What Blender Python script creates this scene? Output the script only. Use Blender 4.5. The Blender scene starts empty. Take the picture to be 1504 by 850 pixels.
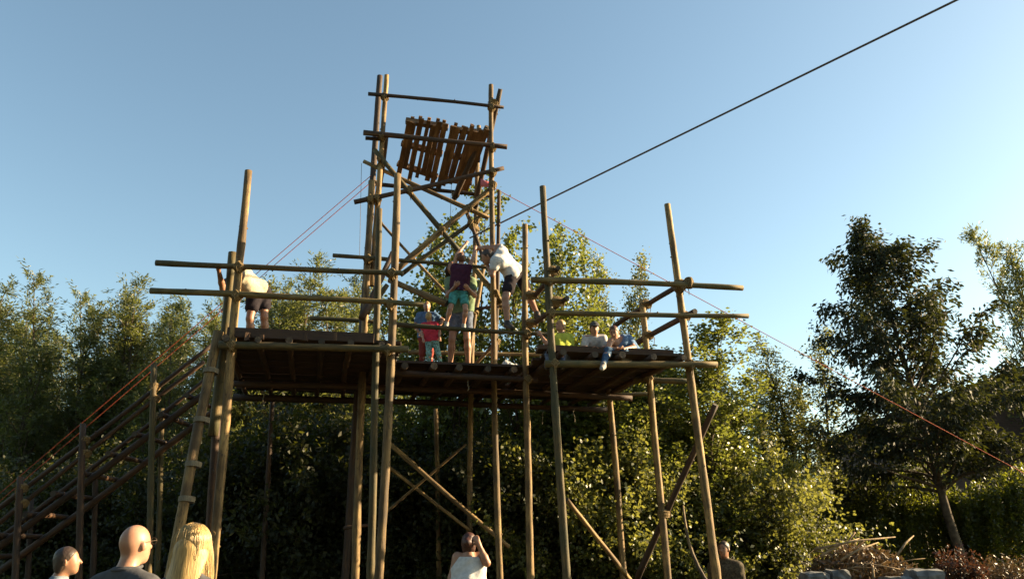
import bpy, bmesh, math, random
import numpy as np
from mathutils import Vector, Matrix

random.seed(7)
RNG = np.random.default_rng(7)
scene = bpy.context.scene
COL = scene.collection
R = math.radians

# ------------------------------------------------------------------ camera
EYE = 1.6
PITCH = R(18.6)
FPX = 1128.0                      # focal length in pixels of the 1504-wide photograph
cam_d = bpy.data.cameras.new('camera')
cam = bpy.data.objects.new('camera', cam_d)
COL.objects.link(cam)
cam.location = (0, 0, EYE)
cam.rotation_euler = (math.pi / 2 + PITCH, 0, 0)
cam_d.sensor_width = 36.0
cam_d.lens = 36.0 * FPX / 1504.0
cam_d.clip_end = 2000
scene.camera = cam

# ------------------------------------------------------------------ sky, sun, exposure
SUN_AZ = R(77)                    # clockwise from +Y (the view direction): from the right
SUN_EL = R(21)
w = bpy.data.worlds.new('World')
scene.world = w
w.use_nodes = True
nt = w.node_tree
nt.nodes.clear()
sky = nt.nodes.new('ShaderNodeTexSky')
sky.sky_type = 'NISHITA'
sky.sun_disc = False
sky.sun_elevation = SUN_EL
sky.sun_rotation = SUN_AZ
sky.air_density = 1.0
sky.dust_density = 1.0
sky.ozone_density = 0.0
bg = nt.nodes.new('ShaderNodeBackground')
bg.inputs['Strength'].default_value = 0.062
wo = nt.nodes.new('ShaderNodeOutputWorld')
tint = nt.nodes.new('ShaderNodeMix')          # white balance of the whole sky, the same in every direction
tint.data_type = 'RGBA'
tint.blend_type = 'MULTIPLY'
tint.inputs[0].default_value = 1.0
tint.inputs[7].default_value = (0.90, 1.0, 0.935, 1)
nt.links.new(sky.outputs[0], tint.inputs[6])
nt.links.new(tint.outputs[2], bg.inputs[0])
nt.links.new(bg.outputs[0], wo.inputs[0])

sun_d = bpy.data.lights.new('sun', 'SUN')
sun_d.energy = 5.0
sun_d.angle = R(0.55)
sun_d.color = (1.0, 0.76, 0.45)
sun = bpy.data.objects.new('sun', sun_d)
COL.objects.link(sun)
SUNV = Vector((math.sin(SUN_AZ) * math.cos(SUN_EL), math.cos(SUN_AZ) * math.cos(SUN_EL), math.sin(SUN_EL)))
sun.rotation_euler = SUNV.to_track_quat('Z', 'Y').to_euler()
sun.location = (60, 10, 40)

vs = scene.view_settings
vs.view_transform = 'Standard'
vs.look = 'None'
vs.exposure = 1.98
vs.gamma = 1.0
vs.use_curve_mapping = False

# ------------------------------------------------------------------ measuring helpers
CP, SP = math.cos(PITCH), math.sin(PITCH)

def ray(px, py):
    u = (px - 752.0) / FPX
    v = (425.0 - py) / FPX
    return Vector((u, CP - SP * v, SP + CP * v))

def P(px, py, Y):
    """point of the place seen at a photograph position and standing Y metres away"""
    d = ray(px, py)
    return Vector((0, 0, EYE)) + d * (Y / d.y)

def PZ(px, py, z):
    d = ray(px, py)
    return Vector((0, 0, EYE)) + d * ((z - EYE) / d.z)

# ------------------------------------------------------------------ object helpers
def link(o, parent=None):
    COL.objects.link(o)
    if parent is not None:
        o.parent = parent
    return o

def empty(name, loc, label=None, cat=None, group=None, kind=None):
    o = bpy.data.objects.new(name, None)
    o.empty_display_size = 0.1
    o.location = loc
    link(o)
    tag(o, label, cat, group, kind)
    return o

def tag(o, label=None, cat=None, group=None, kind=None):
    if label: o['label'] = label
    if cat: o['category'] = cat
    if group: o['group'] = group
    if kind: o['kind'] = kind
    return o

def mesh_np(name, verts, faces, mats, smooth=False, midx=None):
    """verts (n,3); faces (m,k) array of equal-sized faces or list of tuples"""
    me = bpy.data.meshes.new(name)
    if isinstance(faces, np.ndarray):
        m, k = faces.shape
        me.vertices.add(len(verts))
        me.vertices.foreach_set('co', np.asarray(verts, dtype=np.float32).ravel())
        me.loops.add(m * k)
        me.loops.foreach_set('vertex_index', faces.astype(np.int32).ravel())
        me.polygons.add(m)
        me.polygons.foreach_set('loop_start', np.arange(0, m * k, k, dtype=np.int32))
        me.polygons.foreach_set('loop_total', np.full(m, k, dtype=np.int32))
        me.update(calc_edges=True)
    else:
        me.from_pydata([tuple(v) for v in verts], [], faces)
    for mt in (mats if isinstance(mats, (list, tuple)) else [mats]):
        me.materials.append(mt)
    if midx is not None:
        me.polygons.foreach_set('material_index', np.asarray(midx, dtype=np.int32))
    if smooth:
        me.polygons.foreach_set('use_smooth', np.ones(len(me.polygons), dtype=bool))
    me.update()
    return me

def mobj(name, me, parent=None, loc=None):
    o = bpy.data.objects.new(name, me)
    if loc is not None:
        o.location = loc
    return link(o, parent)

class Tubes:
    """collects swept tubes into one mesh"""
    def __init__(self):
        self.v, self.f, self.n, self.mi = [], [], 0, []
    def add(self, pts, radii, sides=8, cap=True, mi=0, capmi=None, closed=False, rough=0.0):
        pts = [Vector(p) for p in pts]
        n = len(pts)
        if not hasattr(radii, '__len__'):
            radii = [radii] * n
        t0 = (pts[1] - pts[0]).normalized()
        a = t0.orthogonal().normalized()
        base = self.n
        for i, p in enumerate(pts):
            if closed:
                t = (pts[(i + 1) % n] - pts[i - 1]).normalized()
            else:
                t = (pts[min(i + 1, n - 1)] - pts[max(i - 1, 0)]).normalized()
            a = (a - t * a.dot(t))
            if a.length < 1e-6:
                a = t.orthogonal()
            a.normalize()
            b = t.cross(a)
            for k in range(sides):
                an = 2 * math.pi * k / sides
                r = radii[i] * (1 + (random.uniform(-rough, rough) if rough else 0))
                self.v.append(p + a * (math.cos(an) * r) + b * (math.sin(an) * r))
        self.n += n * sides
        for i in range(n if closed else n - 1):
            j = (i + 1) % n
            for k in range(sides):
                k2 = (k + 1) % sides
                self.f.append((base + i * sides + k, base + i * sides + k2, base + j * sides + k2, base + j * sides + k))
                self.mi.append(mi)
        if cap and not closed:
            self.f.append(tuple(base + k for k in reversed(range(sides))))
            self.f.append(tuple(base + (n - 1) * sides + k for k in range(sides)))
            self.mi += [mi if capmi is None else capmi] * 2
        return self
    def mesh(self, name, mats, smooth=True):
        me = mesh_np(name, self.v, self.f, mats, smooth)
        me.polygons.foreach_set('material_index', np.asarray(self.mi, dtype=np.int32))
        for p in me.polygons:
            if len(p.vertices) > 4:
                p.use_smooth = False
        return me

def box_mesh(name, sx, sy, sz, mat, jit=0.0):
    v = []
    for x in (-1, 1):
        for y in (-1, 1):
            for z in (-1, 1):
                v.append((x * sx / 2 + random.uniform(-jit, jit), y * sy / 2 + random.uniform(-jit, jit), z * sz / 2 + random.uniform(-jit, jit)))
    f = [(0, 1, 3, 2), (4, 6, 7, 5), (0, 4, 5, 1), (2, 3, 7, 6), (0, 2, 6, 4), (1, 5, 7, 3)]
    return mesh_np(name, v, f, mat)

# ------------------------------------------------------------------ materials
def new_mat(name):
    m = bpy.data.materials.new(name)
    m.use_nodes = True
    n = m.node_tree.nodes
    return m, n, m.node_tree.links, n['Principled BSDF']

def ramp(n, cols):
    r = n.new('ShaderNodeValToRGB')
    el = r.color_ramp.elements
    while len(el) < len(cols):
        el.new(0.5)
    for e, (p, c) in zip(el, cols):
        e.position = p
        e.color = (*c, 1)
    return r

def wood_mat(name, dark, mid, light, scale=(14, 14, 1.3), rough=0.75, bump=0.5, algae=None):
    m, n, l, b = new_mat(name)
    tc = n.new('ShaderNodeTexCoord')
    oi = n.new('ShaderNodeObjectInfo')
    mp = n.new('ShaderNodeMapping')
    mp.inputs['Scale'].default_value = scale
    addv = n.new('ShaderNodeVectorMath'); addv.operation = 'ADD'
    mulr = n.new('ShaderNodeMath'); mulr.operation = 'MULTIPLY'; mulr.inputs[1].default_value = 37.0
    l.new(oi.outputs['Random'], mulr.inputs[0])
    l.new(tc.outputs['Object'], addv.inputs[0]); l.new(mulr.outputs[0], addv.inputs[1])
    l.new(addv.outputs[0], mp.inputs[0])
    ns = n.new('ShaderNodeTexNoise'); ns.inputs['Scale'].default_value = 1.6; ns.inputs['Detail'].default_value = 7
    ns.inputs['Roughness'].default_value = 0.68
    l.new(mp.outputs[0], ns.inputs['Vector'])
    rp = ramp(n, [(0.3, dark), (0.5, mid), (0.72, light)])
    l.new(ns.outputs[0], rp.inputs[0])
    # long drying cracks
    n3 = n.new('ShaderNodeTexNoise'); n3.inputs['Scale'].default_value = 2.0; n3.inputs['Detail'].default_value = 2
    l.new(mp.outputs[0], n3.inputs['Vector'])
    sb = n.new('ShaderNodeMath'); sb.operation = 'SUBTRACT'; sb.inputs[1].default_value = .5
    ab = n.new('ShaderNodeMath'); ab.operation = 'ABSOLUTE'
    mc = n.new('ShaderNodeMapRange'); mc.inputs[1].default_value = .004; mc.inputs[2].default_value = .022; mc.inputs[3].default_value = .3; mc.inputs[4].default_value = 1
    l.new(n3.outputs[0], sb.inputs[0]); l.new(sb.outputs[0], ab.inputs[0]); l.new(ab.outputs[0], mc.inputs[0])
    cm = n.new('ShaderNodeMix'); cm.data_type = 'RGBA'; cm.blend_type = 'MULTIPLY'; cm.inputs[0].default_value = 1
    l.new(rp.outputs[0], cm.inputs[6]); l.new(mc.outputs[0], cm.inputs[7])
    col = cm.outputs[2]
    # blotches of bark or weather, and a tone for each pole
    n2 = n.new('ShaderNodeTexNoise'); n2.inputs['Scale'].default_value = 2.2; n2.inputs['Detail'].default_value = 4
    l.new(addv.outputs[0], n2.inputs['Vector'])
    r2 = ramp(n, [(0.42, (0, 0, 0)), (0.62, (1, 1, 1))])
    l.new(n2.outputs[0], r2.inputs[0])
    mx = n.new('ShaderNodeMix'); mx.data_type = 'RGBA'
    f2 = n.new('ShaderNodeMath'); f2.operation = 'MULTIPLY'; f2.inputs[1].default_value = 0.85
    l.new(r2.outputs[0], f2.inputs[0]); l.new(f2.outputs[0], mx.inputs[0])
    l.new(col, mx.inputs[6]); mx.inputs[7].default_value = (*(algae or dark), 1)
    hv = n.new('ShaderNodeHueSaturation')
    mr = n.new('ShaderNodeMapRange'); mr.inputs[3].default_value = 0.7; mr.inputs[4].default_value = 1.25
    l.new(oi.outputs['Random'], mr.inputs[0]); l.new(mr.outputs[0], hv.inputs['Value'])
    l.new(mx.outputs[2], hv.inputs['Color'])
    l.new(hv.outputs[0], b.inputs['Base Color'])
    b.inputs['Roughness'].default_value = rough
    bp = n.new('ShaderNodeBump'); bp.inputs['Strength'].default_value = bump; bp.inputs['Distance'].default_value = 0.012
    l.new(ns.outputs[0], bp.inputs['Height']); l.new(bp.outputs[0], b.inputs['Normal'])
    return m

M_POST = wood_mat('peeled_spruce_pole', (0.05, 0.027, 0.008), (0.22, 0.132, 0.043), (0.43, 0.285, 0.105), bump=.8)
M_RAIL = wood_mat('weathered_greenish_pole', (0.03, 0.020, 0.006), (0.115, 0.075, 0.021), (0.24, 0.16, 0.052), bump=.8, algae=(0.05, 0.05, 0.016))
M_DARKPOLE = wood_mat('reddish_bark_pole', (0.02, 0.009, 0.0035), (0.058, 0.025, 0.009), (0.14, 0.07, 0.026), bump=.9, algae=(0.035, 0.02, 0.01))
M_CUT = wood_mat('cut_log_end', (0.03, 0.021, 0.012), (0.06, 0.042, 0.024), (0.11, 0.078, 0.045), scale=(9, 9, 9))
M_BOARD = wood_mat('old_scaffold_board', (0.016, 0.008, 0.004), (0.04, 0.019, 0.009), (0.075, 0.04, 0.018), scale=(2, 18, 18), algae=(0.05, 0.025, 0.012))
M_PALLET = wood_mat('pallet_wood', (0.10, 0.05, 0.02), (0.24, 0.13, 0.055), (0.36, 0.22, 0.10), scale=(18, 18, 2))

def plain_mat(name, c, rough=0.8, var=0.25, scale=8.0, bump=0.2, spec=0.3):
    m, n, l, b = new_mat(name)
    tc = n.new('ShaderNodeTexCoord')
    ns = n.new('ShaderNodeTexNoise'); ns.inputs['Scale'].default_value = scale; ns.inputs['Detail'].default_value = 6
    l.new(tc.outputs['Object'], ns.inputs['Vector'])
    d = tuple(x * (1 - var) for x in c); e = tuple(min(1, x * (1 + var)) for x in c)
    rp = ramp(n, [(0.35, d), (0.65, e)])
    l.new(ns.outputs[0], rp.inputs[0]); l.new(rp.outputs[0], b.inputs['Base Color'])
    b.inputs['Roughness'].default_value = rough
    b.inputs['Specular IOR Level'].default_value = spec
    if bump:
        bp = n.new('ShaderNodeBump'); bp.inputs['Strength'].default_value = bump; bp.inputs['Distance'].default_value = 0.02
        l.new(ns.outputs[0], bp.inputs['Height']); l.new(bp.outputs[0], b.inputs['Normal'])
    return m

def skin_mat(name, c):
    m, n, l, b = new_mat(name)
    tc = n.new('ShaderNodeTexCoord')
    ns = n.new('ShaderNodeTexNoise'); ns.inputs['Scale'].default_value = 14; ns.inputs['Detail'].default_value = 5
    l.new(tc.outputs['Object'], ns.inputs['Vector'])
    rp = ramp(n, [(0.35, (c[0] * .88, c[1] * .78, c[2] * .74)), (0.65, c)])
    l.new(ns.outputs[0], rp.inputs[0]); l.new(rp.outputs[0], b.inputs['Base Color'])
    b.inputs['Roughness'].default_value = 0.5
    b.inputs['Subsurface Weight'].default_value = 0.12
    b.inputs['Subsurface Radius'].default_value = (0.02, 0.008, 0.004)
    return m

def leaf_mat(name, c1, c2, trans, tw=0.35, rough=0.45):
    """two-sided leaf: glossy reflection and light coming through"""
    m, n, l, b = new_mat(name)
    g = n.new('ShaderNodeNewGeometry')
    oi = n.new('ShaderNodeObjectInfo')
    rp = ramp(n, [(0.0, c1), (0.85, c2), (1.0, (c2[0] * 1.5, c2[1] * 1.15, c2[2]))])
    l.new(g.outputs['Random Per Island'], rp.inputs[0])
    hv = n.new('ShaderNodeHueSaturation')
    mr = n.new('ShaderNodeMapRange'); mr.inputs[3].default_value = 0.8; mr.inputs[4].default_value = 1.2
    l.new(oi.outputs['Random'], mr.inputs[0]); l.new(mr.outputs[0], hv.inputs['Value'])
    l.new(rp.outputs[0], hv.inputs['Color'])
    l.new(hv.outputs[0], b.inputs['Base Color'])
    b.inputs['Roughness'].default_value = rough
    b.inputs['Specular IOR Level'].default_value = 0.5
    tr = n.new('ShaderNodeBsdfTranslucent'); tr.inputs[0].default_value = (*trans, 1)
    mx = n.new('ShaderNodeMixShader'); mx.inputs[0].default_value = tw
    l.new(b.outputs[0], mx.inputs[1]); l.new(tr.outputs[0], mx.inputs[2])
    l.new(mx.outputs[0], n['Material Output'].inputs[0])
    return m

L_WILLOW = leaf_mat('willow_leaf', (0.028, 0.036, 0.009), (0.075, 0.084, 0.024), (0.26, 0.28, 0.06), 0.36)
L_POPLAR = leaf_mat('poplar_leaf', (0.032, 0.046, 0.007), (0.09, 0.10, 0.014), (0.26, 0.29, 0.04), 0.38, 0.4)
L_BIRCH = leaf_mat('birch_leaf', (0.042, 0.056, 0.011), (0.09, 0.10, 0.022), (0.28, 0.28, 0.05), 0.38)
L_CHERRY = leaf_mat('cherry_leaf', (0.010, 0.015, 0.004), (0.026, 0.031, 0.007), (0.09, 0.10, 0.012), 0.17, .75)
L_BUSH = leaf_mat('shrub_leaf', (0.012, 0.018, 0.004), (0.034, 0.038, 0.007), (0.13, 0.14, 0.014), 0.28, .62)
L_HEDGE = leaf_mat('hedge_leaf', (0.018, 0.028, 0.004), (0.045, 0.055, 0.008), (0.26, 0.28, 0.02), 0.35)
L_RED = leaf_mat('red_leaf', (0.028, 0.014, 0.007), (0.06, 0.030, 0.012), (0.12, 0.045, 0.02), 0.25)
L_DRY = leaf_mat('dry_leaf', (0.06, 0.038, 0.016), (0.15, 0.095, 0.042), (0.15, 0.09, 0.035), 0.2)
M_BARK = plain_mat('tree_bark', (0.075, 0.055, 0.035), 0.9, 0.4, 12, 0.6)
M_TWIG = plain_mat('dry_branch', (0.24, 0.165, 0.09), 0.85, 0.4, 15, 0.4)
M_ROPE = plain_mat('hemp_lashing', (0.17, 0.115, 0.05), 0.9, 0.3, 60, 0.4)
M_ROPEW = plain_mat('pale_lashing', (0.20, 0.17, 0.12), 0.9, 0.2, 60, 0.4)
M_CABLE = plain_mat('dark_cable', (0.10, 0.07, 0.045), 0.6, 0.3, 40, 0.3)
M_ORANGE = plain_mat('orange_red_rope', (0.42, 0.085, 0.035), 0.8, 0.3, 40, 0.3)
M_STONE = plain_mat('grey_stone', (0.13, 0.13, 0.13), 0.9, 0.35, 9, 0.6)
M_PINK = plain_mat('pink_cloth', (0.55, 0.16, 0.17), 0.9, 0.1, 10, 0.1)

# ------------------------------------------------------------------ ground
def ground_mat():
    m, n, l, b = new_mat('trodden_grass')
    tc = n.new('ShaderNodeTexCoord')
    n1 = n.new('ShaderNodeTexNoise'); n1.inputs['Scale'].default_value = 0.6; n1.inputs['Detail'].default_value = 8
    n2 = n.new('ShaderNodeTexNoise'); n2.inputs['Scale'].default_value = 30; n2.inputs['Detail'].default_value = 5
    l.new(tc.outputs['Object'], n1.inputs['Vector']); l.new(tc.outputs['Object'], n2.inputs['Vector'])
    r1 = ramp(n, [(0.4, (0.035, 0.05, 0.015)), (0.6, (0.09, 0.065, 0.035))])
    l.new(n1.outputs[0], r1.inputs[0])
    mx = n.new('ShaderNodeMix'); mx.data_type = 'RGBA'; mx.blend_type = 'MULTIPLY'; mx.inputs[0].default_value = 0.6
    l.new(r1.outputs[0], mx.inputs[6]); l.new(n2.outputs[0], mx.inputs[7])
    l.new(mx.outputs[2], b.inputs['Base Color'])
    b.inputs['Roughness'].default_value = 0.95
    bp = n.new('ShaderNodeBump'); bp.inputs['Distance'].default_value = 0.05
    l.new(n2.outputs[0], bp.inputs['Height']); l.new(bp.outputs[0], b.inputs['Normal'])
    return m

def build_ground():
    xs = np.concatenate([np.linspace(-600, -40, 15), np.linspace(-36, 36, 49), np.linspace(40, 600, 15)])
    ys = np.concatenate([np.linspace(-300, -12, 10), np.linspace(-10, 50, 41), np.linspace(55, 900, 15)])
    X, Y = np.meshgrid(xs, ys)
    Z = -0.03 + 0.03 * np.sin(X * 0.9 + 1) * np.cos(Y * 0.7) - 0.0
    nx, ny = len(xs), len(ys)
    V = np.stack([X.ravel(), Y.ravel(), Z.ravel()], 1)
    i = np.arange(nx * ny).reshape(ny, nx)
    F = np.stack([i[:-1, :-1].ravel(), i[:-1, 1:].ravel(), i[1:, 1:].ravel(), i[1:, :-1].ravel()], 1)
    o = mobj('ground', mesh_np('ground', V, F, ground_mat(), True))
    tag(o, 'trodden grass and bare earth under the pole structure', None, None, 'structure')
build_ground()

# ------------------------------------------------------------------ poles and lashings
def pole_mesh(L, r0, r1, mat, bend=0.006, sides=10):
    n = max(6, int(L / 0.22))
    bx, by = random.uniform(-1, 1) * bend * L, random.uniform(-1, 1) * bend * L
    ph = random.uniform(0, 6)
    T = Tubes()
    pts, rad = [], []
    for i in range(n + 1):
        t = i / n
        s = math.sin(math.pi * t)
        w = 0.25 * math.sin(2 * math.pi * t * 1.5 + ph) * math.sin(math.pi * t)
        pts.append((bx * (s + w), by * (s - w), t * L))
        rr = r0 + (r1 - r0) * t
        rad.append(rr * (1 + random.uniform(-0.05, 0.05) + (0.10 if random.random() < 0.12 else 0)))
    T.add(pts, rad, sides, True, 0, 1, rough=0.035)
    for q in range(int(L * 1.6)):                      # stubs of cut side twigs
        i = random.randint(1, n - 1)
        an = random.uniform(0, 6.28)
        dv = Vector((math.cos(an), math.sin(an), random.uniform(-.1, .5))).normalized()
        p0 = Vector(pts[i]); rs = random.uniform(.008, .016)
        T.add([p0 + dv * rad[i] * .6, p0 + dv * (rad[i] + random.uniform(.004, .018))], [rs * 1.3, rs], 5, True, 0, 1)
    return T.mesh('pole', [mat, M_CUT])

POLES = []      # (a, b, r, parent) for the lashings

def pole(name, a, b, d, parent, mat=None, taper=0.85, bend=0.006, lash=True):
    a, b = Vector(a), Vector(b)
    v = b - a
    d *= .82
    me = pole_mesh(v.length, d / 2, d / 2 * taper, mat or M_POST, bend)
    o = bpy.data.objects.new(name, me)
    q = v.normalized().to_track_quat('Z', 'Y') @ Matrix.Rotation(random.uniform(0, 6.28), 3, 'Z').to_quaternion()
    o.rotation_mode = 'QUATERNION'
    o.rotation_quaternion = q
    o.location = a - parent.location
    link(o, parent)
    if lash:
        POLES.append((a, b, d / 2 * (1 + taper) / 2, parent, o))
    return o

def post(name, top, bot, Yt, Yb, d, parent, mat=None, zb=-0.2, taper=0.85, **k):
    a, b = P(*top, Yt), P(*bot, Yb)
    t = (zb - a.z) / (b.z - a.z)
    foot = a + (b - a) * t
    return pole(name, foot, a, d, parent, mat, taper, **k)

def lashing(c, d1, d2, nrm, gap, r1, r2, parent, mat, col='lashing'):
    T = Tubes()
    e1 = (d1 + d2).normalized(); e2 = (d1 - d2).normalized()
    H = (r1 + r2 + gap) / 2 + max(r1, r2) * 0.5 + 0.003
    W = max(r1, r2) * 1.14
    for ax in (e1, e2):
        side = ax.cross(nrm).normalized()
        for k in (-2, -1, 0, 1, 2):
            off = ax * (k * 0.020) + side * random.uniform(-.004, .004)
            pts = []
            for q in range(14):
                an = 2 * math.pi * q / 14
                cx, sx = math.cos(an), math.sin(an)
                px = abs(cx) ** 0.75 * math.copysign(1, cx) * W
                py = abs(sx) ** 0.75 * math.copysign(1, sx) * H
                pts.append(off + side * px + nrm * py)
            T.add(pts, 0.011, 5, False, closed=True)
    for q in range(2):                                     # loose ends
        p0 = e1 * random.uniform(-.04, .04) + nrm * (H if q else -H)
        T.add([p0, p0 + nrm * (.02 if q else -.02) + Vector((random.uniform(-.03, .03), 0, -.04)), p0 + Vector((random.uniform(-.03, .03), random.uniform(-.03, .03), -random.uniform(.08, .2)))], [.007, .006, .005], 5)
    o = mobj(col, T.mesh('lashing', mat), parent, c - parent.location)
    return o

def make_lashings():
    n = 0
    for i in range(len(POLES)):
        for j in range(i):
            a1, b1, r1, p1, o1 = POLES[i]; a2, b2, r2, p2, o2 = POLES[j]
            u, v = b1 - a1, b2 - a2
            lu, lv = u.length, v.length
            u, v = u / lu, v / lv
            c = u.cross(v)
            if c.length < 0.2:
                continue
            w0 = a1 - a2
            bb = u.dot(v); dd = u.dot(w0); ee = v.dot(w0); den = 1 - bb * bb
            s = (bb * ee - dd) / den; t = (ee - bb * dd) / den
            if not (0.02 < s < lu - 0.02 and 0.02 < t < lv - 0.02):
                continue
            q1, q2 = a1 + u * s, a2 + v * t
            dist = (q1 - q2).length
            if dist > r1 + r2 + 0.10:
                continue
            mid = (q1 + q2) / 2
            if mid.z < 0.6:
                continue
            nrm = c.normalized()
            lashing(mid, u, v if u.dot(v) < 0.99 else -v, nrm, max(0, dist - r1 - r2), r1, r2, p1, M_ROPE)
            n += 1
    return n

# ------------------------------------------------------------------ raised platform
AW, AD = R(6.5), R(14)
WAX = Vector((math.cos(AW), math.sin(AW), 0))
DAX = Vector((-math.sin(AD), math.cos(AD), 0))
ORI = Vector((-3.93, 10.07, 0))
ZTOP = 4.36
def DK(s, t, dz=0.0):
    p = ORI + WAX * s + DAX * t
    p.z = ZTOP - 0.014 * s + dz
    return p

plat = empty('raised_platform', (-0.8, 11.9, 0), 'raised wooden pole platform with rails and dark plank deck around the tall tower', 'platform')

def build_platform():
    pl = plat
    # posts
    post('post', (365, 251), (312, 850), 10.0, 10.0, .15, pl)
    pole('post', P(313, 640, 10.16), P(342, 371, 10.16), .17, pl, M_RAIL)
    post('post', (323, 515), (305, 850), 10.2, 10.2, .15, pl, M_DARKPOLE)
    post('post', (584, 256), (553, 850), 10.2, 10.2, .145, pl)
    post('post', (557, 307), (543, 850), 10.38, 10.38, .13, pl, M_RAIL)
    post('post', (797, 274), (834, 850), 10.5, 10.5, .135, pl, M_RAIL)
    post('post', (771, 330), (782, 850), 11.62, 11.62, .13, pl)
    post('post', (980, 300), (1052, 850), 10.82, 10.82, .14, pl)
    post('post', (943, 443), (980, 850), 11.85, 11.85, .135, pl)
    post('post', (893, 560), (914, 850), 13.3, 13.3, .14, pl)
    post('post', (640, 600), (645, 850), 14.5, 14.5, .12, pl)
    post('post', (400, 590), (385, 850), 13.9, 13.9, .12, pl, M_DARKPOLE)
    # rails and guard poles
    pole('rail', P(229, 386, 9.86), P(592, 401, 10.06), .105, pl, M_RAIL)
    pole('rail', P(221, 427, 9.88), P(622, 447, 10.08), .105, pl, M_RAIL)
    pole('rail', P(489, 375, 11.95), P(728, 394, 12.15), .085, pl, M_RAIL)
    pole('rail', P(578, 476, 11.42), P(808, 491, 11.48), .085, pl, M_RAIL)
    pole('rail', P(600, 517, 14.2), P(815, 521, 14.4), .10, pl)
    pole('rail', P(455, 467, 13.6), P(560, 473, 13.7), .10, pl, M_RAIL)
    pole('rail', P(780, 411, 10.38), P(1091, 423, 10.74), .115, pl, M_RAIL)
    pole('rail', P(806, 459, 10.40), P(1099, 464, 10.72), .095, pl, M_RAIL)
    a = P(1013, 410, 10.62); b = PZ(903, 478, a.z + 0.02); pole('rail', b, a, .11, pl, M_DARKPOLE)
    a = P(1021, 457, 10.62); b = PZ(930, 506, a.z - 0.02); pole('rail', b, a, .12, pl, M_DARKPOLE)
    a = P(820, 393, 10.38); b = PZ(784, 436, a.z); pole('rail', b, a, .10, pl, M_DARKPOLE)
    a = P(833, 437, 10.36); b = PZ(770, 486, a.z); pole('rail', b, a, .10, pl, M_DARKPOLE)
    # beams that carry the deck
    pole('beam', P(322, 506, 9.93), P(600, 513, 10.1), .13, pl, M_RAIL)
    pole('beam', P(570, 547, 11.5), P(790, 558, 11.62), .12, pl, M_DARKPOLE)
    pole('beam', P(800, 534, 10.45), P(1053, 535, 10.72), .13, pl, M_RAIL)
    pole('beam', DK(-.15, 3.55, -.23), DK(6.6, 3.55, -.23), .14, pl, M_DARKPOLE)
    pole('beam', DK(-.15, 2.35, -.23), DK(6.6, 2.35, -.23), .14, pl, M_DARKPOLE)
    pole('beam', P(930, 557, 11.97), P(1016, 560, 11.97), .12, pl, M_RAIL)
    pole('beam', P(880, 581, 13.4), P(958, 578, 13.2), .09, pl, M_RAIL)
    # joists with their round ends to the front
    s = 0.08
    while s < 6.6:
        t0 = -0.22 if s < 2.35 else (0.98 if s < 4.45 else -0.18)
        pole('joist', DK(s, t0, -.115 + random.uniform(-.01, .01)), DK(s + random.uniform(-.05, .05), 3.75, -.115), .125 if 2.3 < s < 4.5 else .11, pl, M_DARKPOLE, lash=False)
        s += random.uniform(.38, .46)
    # deck boards lie across the joists
    ang = AW
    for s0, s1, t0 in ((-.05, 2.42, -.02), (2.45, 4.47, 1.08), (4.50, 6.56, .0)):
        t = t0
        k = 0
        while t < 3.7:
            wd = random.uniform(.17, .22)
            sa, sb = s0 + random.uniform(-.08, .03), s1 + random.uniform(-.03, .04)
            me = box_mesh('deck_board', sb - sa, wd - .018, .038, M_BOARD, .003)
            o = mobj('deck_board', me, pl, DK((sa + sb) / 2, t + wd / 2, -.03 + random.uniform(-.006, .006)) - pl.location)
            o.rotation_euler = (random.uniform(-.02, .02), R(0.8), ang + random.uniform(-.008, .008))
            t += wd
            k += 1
    # boards on edge along the wings, a step higher than the deck
    me = box_mesh('kick_board', 1.95, .045, .13, M_BOARD, .004)
    o = mobj('kick_board', me, pl, DK(1.05, -.09, .0) - pl.location); o.rotation_euler = (0, R(.8), AW)
    for px in (340, 364, 383, 447, 492):
        bl = box_mesh('spacer_block', random.uniform(.03, .09), .07, random.uniform(.06, .12), random.choice((M_RAIL, M_DARKPOLE, M_POST)), .01)
        q = P(px, 495, 9.96); o = mobj('spacer_block', bl, pl, q - pl.location); o.rotation_euler = (0, 0, AW)
    # a thick plank on the right wing, where the children sit
    me = box_mesh('seat_plank', 2.0, .3, .07, M_BOARD, .004)
    o = mobj('seat_plank', me, pl, DK(5.4, .32, .05) - pl.location); o.rotation_euler = (0, R(.8), AW)
    # braces under the deck
    pole('brace', P(936, 848, 12.5), P(1051, 594, 10.98), .12, pl, M_DARKPOLE)
    pole('brace', P(925, 851, 11.9), P(832, 733, 10.62), .085, pl)
    pole('brace', P(569, 648, 12.9), P(748, 803, 12.9), .10, pl)
    pole('brace', P(564, 680, 13.5), P(692, 780, 13.5), .075, pl)
    pole('brace', P(563, 755, 13.2), P(684, 652, 13.2), .06, pl)
    pole('brace', P(505, 775, 12.4), P(545, 770, 12.4), .07, pl, M_DARKPOLE)
    # leaning pole with pale bindings at the stair head
    lfoot = P(321, 487, 10.05) + (P(255, 835, 9.7) - P(321, 487, 10.05)) * ((-.1 - P(321, 487, 10.05).z) / (P(255, 835, 9.7).z - P(321, 487, 10.05).z))
    lp = pole('leaning_pole', lfoot, P(321, 487, 10.05), .175, pl, M_POST, lash=False)
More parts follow.
